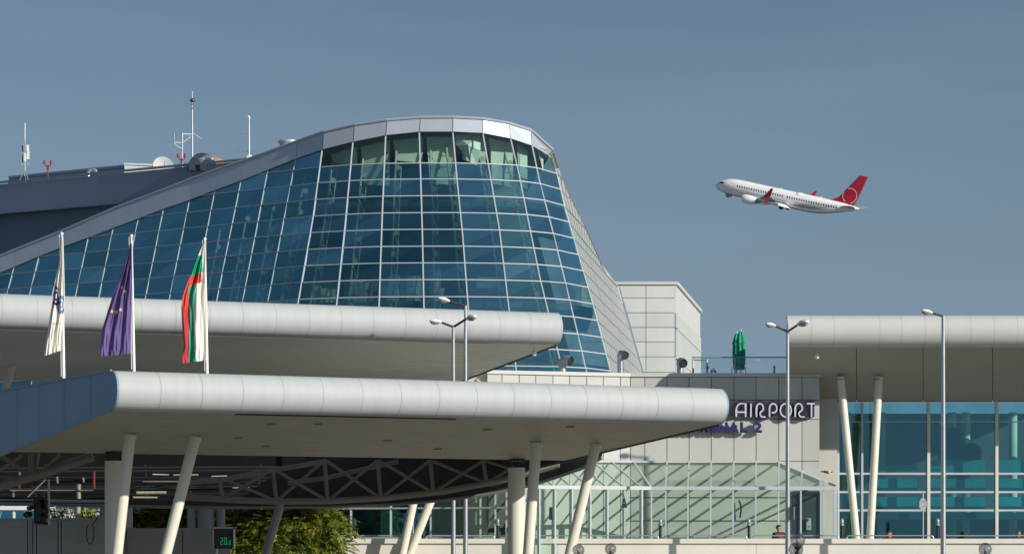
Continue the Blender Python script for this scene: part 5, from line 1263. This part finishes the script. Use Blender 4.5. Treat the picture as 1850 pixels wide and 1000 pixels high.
# white flag with a curled emblem
rA = [(427, 110.5, 112.5), (440, 109.5, 113), (460, 108.5, 113.5), (480, 106, 114), (500, 101.5, 114.5), (520, 99, 115), (540, 95.5, 115.5), (560, 92, 116), (580, 89, 115.5), (600, 86, 112), (620, 82.5, 110.5), (643, 79.5, 111, 632)]
def fnA(u, v):
    y = 427+v*210; xs = lerp(interp([(i/11, r_[1]) for i, r_ in enumerate(rA)], v), interp([(i/11, r_[2]) for i, r_ in enumerate(rA)], v), u)
    dx, dy = xs-101, (y-536)*.55; r1 = math.hypot(dx, dy); dx2, dy2 = xs-110, (y-551)*.55; r2 = math.hypot(dx2, dy2)
    if 516 < y < 572 and (6.2 < r1 < 9 or 2.6 < r1 < 4.6) and xs < 108 and dx-dy*.25 < 5: return 1
    if 530 < y < 570 and (5.5 < r2 < 8.8 or 1.8 < r2 < 3.6): return 2
    if 583 < y < 585.5 and 94 < xs < 109 and int(xs*1.4) % 2: return 3
    return 0
flag('hanging_flag', 'white flag with violet and blue curled emblem hanging limp on the left pole', rA, [M_fw, M_fdp, M_fb, M_galv], fnA, 70, 1.9, .05, .5, 50, 150)
rB = [(440, 236, 238), (470, 226.5, 238.5), (500, 217, 239), (515, 211, 239), (535, 203, 239.3), (560, 195, 239.5), (590, 186, 239.6), (610, 183, 239.6), (630, 180.5, 239), (643.5, 180, 238, 638)]
starsB = [(220, 518.5), (226, 526), (202, 562), (210.5, 563.5), (218, 559)]
def fnB(u, v):
    y = lerp(440, 641, v); x = lerp(interp([(i/9, r_[1]) for i, r_ in enumerate(rB)], v), interp([(i/9, r_[2]) for i, r_ in enumerate(rB)], v), u)
    y = lerp(interp([(i/9, r_[0]) for i, r_ in enumerate(rB)], v), interp([(i/9, r_[3] if len(r_) > 3 else r_[0]) for i, r_ in enumerate(rB)], v), u)
    for a, b in starsB:
        dx, dy = x-a, (y-b)*.85; rr = math.hypot(dx, dy)
        if rr < 3.4:
            th = (math.atan2(dx, -dy) % (2*math.pi/5)); th = abs(th-math.pi/5)/(math.pi/5)
            if rr < lerp(1.3, 3.3, th**1.3): return 2
    return 1 if u > .955 and v > .25 else 0
flagB, oB = flag('hanging_flag', 'violet blue flag with small yellow stars hanging on the middle pole', rB, [M_fp, M_fw, M_fy], fnB, 70, 2.9, .05, 1.2, 130, 260)
rC = [(436, 369, 370.5), (455, 360, 370.6), (475, 352, 371), (495, 345, 371), (515, 337, 371.4), (535, 330, 371.6), (555, 327.5, 372), (580, 328.5, 372), (600, 330, 372.5), (625, 332, 373), (645, 328, 373.5), (656, 329.5, 373.8, 650)]
def fnC(u, v):
    y = 436+v*218; x = lerp(interp([(i/11, r_[1]) for i, r_ in enumerate(rC)], v), interp([(i/11, r_[2]) for i, r_ in enumerate(rC)], v), u)
    if y < 462+(366-x)*.1: return 0
    if y < 493+(362-x)*.35 and y < 500: return 1 if x < 366 else 0
    bound = 510+(362-x)*.35
    if y < bound: return (2 if x < 360 else 3) if x < 364 else 0
    xr = interp([(500, 340), (516, 341), (545, 341), (560, 343), (600, 342), (656, 341)], y); xg = interp([(505, 357), (530, 352), (560, 350), (600, 350.5), (656, 354)], y)
    if x > xg: return 0
    if x > xr: return 1
    xo = interp([(510, 345), (530, 343), (550, 340), (570, 332), (582, 327)], y)
    return 2 if (x < xo and y < 582) else 3
flag('hanging_flag', 'white green and red flag hanging in folds on the right pole', rC, [M_fw, M_fg, M_fr, M_fdr], fnC, 70, 2.0, .06, 2.2, 60, 150)
# ================================================================== airliner climbing
AL = 39.5; sc_ = 6.95; AD = F/sc_
noseP = P(1293, 331, AD); 
yaw = R(23); fw = Vector((-math.cos(yaw), math.sin(yaw), 0)); lf = Vector((-math.sin(yaw), -math.cos(yaw), 0))
pit = math.atan2(44, 252)+R(4.6); fwd = (fw*math.cos(pit)+up*math.sin(pit)).normalized(); upv = fwd.cross(lf); upv = upv if upv.z > 0 else -upv
rl = Matrix.Rotation(R(6), 3, fwd); lf = rl @ lf; upv = rl @ upv
if lf.z > 0: rl = Matrix.Rotation(R(-12), 3, fwd); lf = rl @ lf; upv = rl @ upv
AM = Matrix((( fwd.x, lf.x, upv.x, noseP.x), (fwd.y, lf.y, upv.y, noseP.y), (fwd.z, lf.z, upv.z, noseP.z), (0, 0, 0, 1)))
pl = bpy.data.objects.new('airliner', None); C.objects.link(pl); pl.matrix_world = AM; pl.empty_display_size = 1
tag(pl, 'white twin engined airliner with red tail and red wingtip climbing in the sky', 'airplane')
M_pw = mat('airliner white', (.95, .95, .94), .35, 0, .02, .2, coat=.3); M_pg = mat('airliner grey', (.33, .36, .40), .4, 0, .05, .3); M_pr = mat('airliner red', (.66, .02, .06), .35, 0, .03, .2, coat=.3); M_pk = mat('airliner black', (.015, .015, .02), .3)
M_pgr = mat('airliner belly grey', (.30, .33, .37), .4, 0, .04, .3)
r_ = 1.94
prof = [(0, .02, -.55), (.25, .42, -.52), (.8, .85, -.42), (1.6, 1.22, -.28), (2.6, 1.52, -.14), (3.8, 1.76, -.04), (5.2, 1.9, 0), (7, r_, 0), (26, r_, 0), (29, 1.82, .12), (32, 1.5, .42), (35, 1.06, .82), (37.5, .62, 1.12), (39, .32, 1.28), (39.5, .16, 1.32)]
n = 32
def fus(g, secs, mi=None):
    o = len(g.v)
    for x, rr, z in secs:
        for k in range(n): a = 2*math.pi*k/n; g.v.append(Vector((-x, rr*math.cos(a), z+rr*1.04*math.sin(a))))
    for j in range(len(secs)-1):
        for k in range(n):
            k2 = (k+1) % n; g.f.append((o+j*n+k, o+j*n+k2, o+(j+1)*n+k2, o+(j+1)*n+k)); am = math.sin(2*math.pi*(k+.5)/n); g.mi.append(1 if am < -.78 else 0)
g = MB(); dn = []; prof = [(a_, b_*1.09, c_) for a_, b_, c_ in prof]
for a, b in zip(prof, prof[1:]):
    m = max(1, int((b[0]-a[0])/1.0))
    for k in range(m): dn.append(tuple(lerp(a[i], b[i], k/m) for i in range(3)))
dn.append(prof[-1]); fus(g, dn); g.build('fuselage', [M_pw, M_pgr], pl, True, local=True)
g = MB(); fus(g, [(39.45, .17, 1.32), (39.9, .15, 1.34), (40.0, .02, 1.34)]); g.build('exhaust_cone', M_pg, pl, True, local=True)
def rad_at(x):
    for a, b in zip(prof, prof[1:]):
        if a[0] <= x <= b[0]: t_ = (x-a[0])/(b[0]-a[0]); return lerp(a[1], b[1], t_), lerp(a[2], b[2], t_)
    return prof[-1][1:]
def patch(g, x0, x1, z0, z1, side=1, e=.02, n=6, mi=0):
    """sheet on the fuselage skin between stations and heights"""
    o = len(g.v)
    for i in range(n+1):
        x = lerp(x0, x1, i/n); rr, zc = rad_at(x)
        for j in range(3):
            z = lerp(z0, z1, j/2); dz = (z-zc)/1.04; y = math.sqrt(max(.001, rr*rr-dz*dz)); g.v.append(Vector((-x, side*(y+e), z)))
    for i in range(n):
        for j in range(2): a = o+i*3+j; g.f.append((a, a+3, a+4, a+1)); g.mi.append(mi)
g = MB()
for side in (1, -1):
    for k in range(42):
        x = 6.6+k*.66
        if k in (13, 14, 20): continue
        patch(g, x, x+.30, .36, .82, side, .015, 1); g.build('cabin_window', M_pk, pl, local=True); g = MB()
g = MB()
for side in (1, -1): patch(g, 1.75, 2.75, .42, .82, side, .03, 3); patch(g, 1.35, 1.8, .30, .62, side, .03, 2)
g.build('cockpit_windows', M_pk, pl, local=True); g = MB()
for side in (1, -1):
    for x in (4.6, 33.2):
        for (a, b, c, d) in ((x, x+.06, -.7, 1.1), (x+.8, x+.86, -.7, 1.1), (x, x+.86, 1.1, 1.16), (x, x+.86, -.76, -.7)): patch(g, a, b, c, d, side, .012, 2)
g.build('door_outline', M_pg, pl, local=True)
# grey swirl on the rear fuselage
g = MB(); M_sw = mat('pale grey swirl', (.45, .46, .50), .4)
for k in range(7):
    a0 = 24.5-k*.55; a1 = 33.8-k*1.05; m = 14
    pts = []
    for i in range(m+1):
        t_ = i/m; x = lerp(a0, a1, t_); z = -1.15+2.3*(t_**1.6)*(1-.06*k)-.28*math.sin(t_*3.1)+.10*k*t_; pts.append((x, z))
    for (xa_, za_), (xb_, zb_) in zip(pts, pts[1:]):
        w = .11; rr, zc = rad_at(xa_); r2, zc2 = rad_at(xb_); f = lambda x, z, rr, zc: Vector((-x, math.sqrt(max(.01, rr*rr-((z-zc)/1.04)**2))+.014, z))
        if abs(zb_+w-zc2) < r2: g.add([f(xa_, za_-w, rr, zc), f(xb_, zb_-w, r2, zc2), f(xb_, zb_+w, r2, zc2), f(xa_, za_+w, rr, zc)], [(0, 1, 2, 3)])
g.build('swirl_livery', M_sw, pl, local=True)
def foil(g, stations, mi=0, vert=False):
    """stations: (LE point, chord, thickness); chord runs aft (-x)"""
    o = len(g.v); sh = [(0, 0), (.04, .5), (.15, .9), (.35, 1), (.6, .75), (.85, .3), (1, .03), (.85, -.2), (.6, -.5), (.35, -.7), (.15, -.6), (.04, -.35)]
    m = len(sh)
    for le, c, th in stations:
        le = Vector(le)
        for a, b in sh: g.v.append(le+Vector((-a*c, b*th/2 if vert else 0, 0 if vert else b*th/2)))
    for j in range(len(stations)-1):
        for k in range(m): k2 = (k+1) % m; g.f.append((o+j*m+k, o+j*m+k2, o+(j+1)*m+k2, o+(j+1)*m+k)); g.mi.append(mi)
    g.f.append(tuple(o+k for k in range(m))); g.mi.append(mi); g.f.append(tuple(o+(len(stations)-1)*m+k for k in range(m))); g.mi.append(mi)
for s in (1, -1):
    g = MB(); foil(g, [((-12.0, s*1.0, -1.25), 8.6, 1.0), ((-14.1, s*4.6, -1.0), 5.4, .7), ((-17.2, s*12, -.2), 3.1, .4), ((-19.3, s*16.8, .5), 1.7, .22)])
    w_ = g.build('wing', [M_pgr], pl, True, local=True)
    g = MB(); foil(g, [((-19.3, s*16.8, .5), 1.7, .2), ((-19.9, s*17.35, .9), 1.5, .16), ((-21.2, s*17.8, 2.7), .6, .08)]); g.build('winglet', M_pr, pl, True, local=True)
    g = MB(); foil(g, [((-19.5, s*17.0, .45), 1.3, .14), ((-20.7, s*17.6, -.9), .5, .07)]); g.build('winglet', M_pr, pl, True, local=True)
    g = MB(); foil(g, [((-12.4, s*1.7, -1.15), 3.0, .5), ((-13.2, s*2.0, -1.15), 2.2, .5)]); g.build('wing_root', M_pw, pl, True, local=True)
    for yy, xx in ((6.4, 18.6), (9.2, 19.2), (12.2, 20.0)):
        g = MB(); g.tube([(-xx+1.6, s*yy, -1.15), (-xx, s*yy, -1.35), (-xx-1.9, s*yy, -1.15+.1)], [.1, .24, .04], 8); g.build('flap_fairing', M_pgr, pl, True, local=True)
    g = MB(); g.add([(-20.6, s*2.0, -1.45), (-19.6, s*7.8, -1.0), (-20.9, s*7.9, -1.65), (-22.2, s*2.0, -2.2)], [(0, 1, 2, 3)]); g.build('flap', M_pw, pl, local=True)
    c = Vector((-9.9, s*4.9, -2.0)); g = MB(); o = [(0, .98), (.25, 1.12), (1.2, 1.2), (2.6, 1.1), (3.7, .82)]
    g.tube([c+Vector((-a, 0, 0)) for a, _ in o], [b for _, b in o], 24, cap=False); g.tube([c+Vector((-a, 0, 0)) for a in (0, .5, 1.0)], [.98, .92, .9], 24, cap=False)
    e = g.build('engine', M_pw, pl, True, local=True); g = MB(); g.tube([c+Vector((-.9, 0, 0)), c+Vector((-.95, 0, 0))], .9, 24); g.tube([c+Vector((-.55, 0, 0)), c+Vector((-.9, 0, 0))], [.05, .3], 12); g.build('fan', M_pk, e, True, local=True)
    g = MB(); g.tube([c+Vector((-3.0, 0, 0)), c+Vector((-4.2, 0, 0)), c+Vector((-4.9, 0, 0))], [.75, .5, .12], 16); g.build('nozzle', M_pg, e, True, local=True)
    g = MB(); g.add([c+Vector((-1.2, 0, 1.1)), c+Vector((-4.4, 0, 1.15)), c+Vector((-5.2, 0, .75)), c+Vector((-3.6, 0, .7))], [(0, 1, 2, 3)]); g = MB(); g.prism([c+Vector((-1.2, -.1, 1.1)), c+Vector((-4.4, -.1, 1.25)), c+Vector((-5.2, -.1, .75)), c+Vector((-3.2, -.1, .7))], (0, .2, 0)); g.build('pylon', M_pw, pl, local=True)
    g = MB(); foil(g, [((-34.6, s*.5, 1.15), 4.0, .4), ((-38.6, s*7.1, 1.95), 1.5, .14)]); g.build('tailplane', M_pgr, pl, True, local=True)
    g = MB()
    for dx in (0,): g.tube([(-19.6, s*2.4, -1.6), (-19.8, s*2.7, -2.6)], .12, 8); g.build('gear_leg', M_pg, pl, True, local=True)
    for dy in (-.35, .35): g = MB(); g.tube([(-19.8, s*2.7+dy-.18, -2.35), (-19.8, s*2.7+dy+.18, -2.35)], .50, 18); g.build('gear_wheel', M_pk, pl, True, local=True)
g = MB(); foil(g, [((-29.5, 0, 1.65), 7.9, .1), ((-31.9, 0, 2.4), 6.2, .22), ((-33.4, 0, 3.2), 4.95, .42), ((-37.7, 0, 9.7), 2.2, .18)], vert=True); fin = g.build('tail_fin', M_pr, pl, True, local=True)
g = MB(); cx, cz, ro = -36.3, 4.15, 1.95
for s in (1, -1):
    m = 40; pts = [(cx+ro*1.0*math.cos(2*math.pi*k/m), cz+ro*math.sin(2*math.pi*k/m)) for k in range(m+1)]; pi = [(cx+(ro-.17)*math.cos(2*math.pi*k/m), cz+(ro-.17)*math.sin(2*math.pi*k/m)) for k in range(m+1)]
    for (a, b), (c, d), (e_, f_), (h_, i_) in zip(pts, pts[1:], pi[1:], pi):
        if b < 2.3 or a > interp([(2.4, -31.9), (3.2, -33.4), (9.7, -37.7)], b)-.1: continue
        g.add([(a, s*.235, b), (c, s*.235, d), (e_, s*.235, f_), (h_, s*.235, i_)], [(0, 1, 2, 3)])
g.build('white_ring', M_pw, fin, local=True)
g = MB(); g.tube([(-4.3, 0, -1.6), (-4.0, 0, -2.5)], .08, 8); g.build('gear_leg', M_pg, pl, True, local=True)
for dy in (-.22, .22): g = MB(); g.tube([(-4.0, dy-.1, -2.55), (-4.0, dy+.1, -2.55)], .36, 16); g.build('gear_wheel', M_pk, pl, True, local=True)
g = MB(); g.prism([(-3.2, .5, -1.7), (-5.4, .5, -1.8), (-5.3, .55, -2.6), (-3.5, .55, -2.5)], (0, .04, 0)); g.build('gear_door', M_pgr, pl, local=True)
g = MB()
for x in (17.5, 28.5): g.add([(-x, 0, 1.9), (-x-.6, 0, 1.95), (-x-.6, 0, 2.5), (-x-.35, 0, 2.6)], [(0, 1, 2, 3)])
g.lathe((-23.2, 0, 1.75), [(1.5, 0), (1.2, .35), (.5, .5), (0, .52)], 14); g.build('antenna_fairing', M_pw, pl, True, local=True)
# ================================================================== people
def skinmesh(verts, edges, radii, lvl=2):
    me = bpy.data.meshes.new('t'); me.from_pydata(verts, edges, []); ob = bpy.data.objects.new('t', me); C.objects.link(ob)
    sm = ob.modifiers.new('s', 'SKIN'); sv = me.skin_vertices[0].data
    for i, r_ in enumerate(radii): sv[i].radius = r_ if isinstance(r_, tuple) else (r_, r_)
    sv[0].use_root = True; ss = ob.modifiers.new('u', 'SUBSURF'); ss.levels = lvl; ss.render_levels = lvl
    m2 = evalmesh(ob); bpy.data.objects.remove(ob); bpy.data.meshes.remove(me)
    for p in m2.polygons: p.use_smooth = True
    return m2
def attach(me, name, m, par):
    me.name = name; me.materials.clear(); me.materials.append(m); o = bpy.data.objects.new(name, me); C.objects.link(o); o.parent = par; return o
def person(x, d, h, rz, lab, jacket, trousers, hairm, shirt=None, hairlong=False, bag=None):
    b = P(x, 0, d); b.z = DZ; t = thing('person', b, lab, 'person', rz=rz); k = h/1.75
    V = [(0, 0, .95), (0, 0, 1.12), (0, .0, 1.30), (0, .0, 1.43), (0, -.01, 1.50), (0, -.015, 1.57), (0, -.02, 1.66), (0, -.01, 1.71),
         (.10, 0, .92), (.11, -.01, .50), (.11, .02, .09), (.12, -.12, .03), (-.10, 0, .92), (-.11, .01, .50), (-.11, .02, .09), (-.12, -.12, .03),
         (.17, 0, 1.40), (.235, .03, 1.14), (.20, -.14, .98), (.17, -.22, 1.02), (-.17, 0, 1.40), (-.235, .03, 1.14), (-.20, -.14, .98), (-.17, -.22, 1.02)]
    E = [(0, 1), (1, 2), (2, 3), (3, 4), (4, 5), (5, 6), (6, 7), (0, 8), (8, 9), (9, 10), (10, 11), (0, 12), (12, 13), (13, 14), (14, 15), (3, 16), (16, 17), (17, 18), (18, 19), (3, 20), (20, 21), (21, 22), (22, 23)]
    Rr = [(.155, .11), (.14, .10), (.165, .11), (.12, .085), .055, .072, .09, .055, .09, .06, .042, .035, .09, .06, .042, .035, .06, .045, .035, .028, .06, .045, .035, .028]
    sc = lambda q: [tuple(c*k for c in v) for v in q]; rs = lambda q, e=0, f=1: [tuple((c*f+e)*k for c in r_) if isinstance(r_, tuple) else (r_*f+e)*k for r_ in q]
    body = skinmesh(sc(V), E, rs(Rr)); bo = attach(body, 'body', M_skin, t)
    # face
    g = MB(); hz = 1.645*k; g.add([(-.014*k, -.105*k, hz-.03*k), (.014*k, -.105*k, hz-.03*k), (0, -.13*k, hz-.028*k), (0, -.10*k, hz+.02*k)], [(0, 1, 2), (0, 2, 3), (1, 3, 2)]); g.build('nose', M_skin, t, local=True)
    g = MB()
    for s in (-1, 1): g.sphere((s*.034*k, -.098*k, hz+.012*k), .011*k, 8, 6)
    g.build('eye', M_hair, t, local=True)
    g = MB(); g.box((0, -.100*k, hz-.055*k), .045*k, .012*k, .010*k); g.build('mouth', mat('lips', (.38, .12, .10), .5), t, local=True)
    g = MB()
    for s in (-1, 1): g.sphere((s*.088*k, -.012*k, hz-.005*k), .026*k, 8, 6, sc=(.4, .7, 1.1))
    g.build('ear', M_skin, t, True, local=True)
    g = MB(); c = Vector((0, .004*k, 1.672*k)); g.sphere(c, .103*k, 18, 12, sc=(.92, 1.02, .95))
    g.v = [Vector((v.x, v.y if not (v.y < -.045*k and v.z < 1.70*k) else -.045*k, v.z)) if v.z > (1.58 if not hairlong else 1.4)*k else v for v in g.v]; g.build('hair', hairm, t, True, local=True)
    if hairlong: g = MB(); g.tube([(0, .06*k, 1.66*k), (0, .07*k, 1.55*k), (0, .06*k, 1.44*k)], [.08*k, .085*k, .05*k], 14); g.build('long_hair', hairm, t, True, local=True)
    jv = [(0, 0, .90), (0, 0, 1.05), (0, 0, 1.28), (0, 0, 1.45), (0, .01, 1.53), (.185, 0, 1.44), (.245, .03, 1.14), (.21, -.12, 1.0), (-.185, 0, 1.44), (-.245, .03, 1.14), (-.21, -.12, 1.0)]
    je = [(0, 1), (1, 2), (2, 3), (3, 4), (3, 5), (5, 6), (6, 7), (3, 8), (8, 9), (9, 10)]
    jr = [(.185, .135), (.18, .135), (.20, .14), (.16, .12), .095, .10, .08, .06, .10, .07, .055]
    attach(skinmesh(sc(jv), je, rs(jr)), 'jacket', jacket, t)
    tv = [(0, 0, .93), (.10, 0, .88), (.11, -.01, .50), (.11, .02, .12), (-.10, 0, .88), (-.11, .01, .50), (-.11, .02, .12)]
    attach(skinmesh(sc(tv), [(0, 1), (1, 2), (2, 3), (0, 4), (4, 5), (5, 6)], rs([(.165, .12), .10, .075, .065, .10, .075, .065])), 'trousers', trousers, t)
    if shirt:
        g = MB(); N = 10
        for i in range(N):
            for s in (-1, 1):
                z0, z1 = lerp(.95, 1.45, i/N)*k, lerp(.95, 1.45, (i+1)/N)*k; g.quad((0, -.165*k, z0), (s*.13*k, -.140*k, z0), (s*.12*k*(1-.05*i), -.135*k, z1), (0, -.165*k+.003*i*k, z1), 0)
        g.build('jacket_front', shirt, t, local=True)
    g = MB()
    for s in (-1, 1): g.box((s*.115*k, -.045*k, .035), .10*k, .27*k, .07)
    g.build('shoe', M_black, t, local=True)
    return t
M_jr = mat('dark red jacket', (.20, .01, .02), .7, 0, .5, 14); M_jd = mat('black jacket', (.02, .02, .024), .7); M_tr = mat('dark trousers', (.03, .035, .05), .8); M_brn = mat('auburn hair', (.16, .05, .03), .6)
person(1407, 91.75, 1.75, R(40), 'person with short dark hair and dark red and black jacket looking right over the parapet', M_jd, M_tr, M_hair, M_jr)
person(1607, 91.9, 1.54, R(-25), 'person with auburn hair whose head shows above the parapet near the crossing props', M_jr, M_tr, M_brn, None, True)
person(1840, 91.9, 1.56, R(20), 'person with reddish hair at the far right end behind the parapet', M_jd, M_tr, M_brn, None, True)
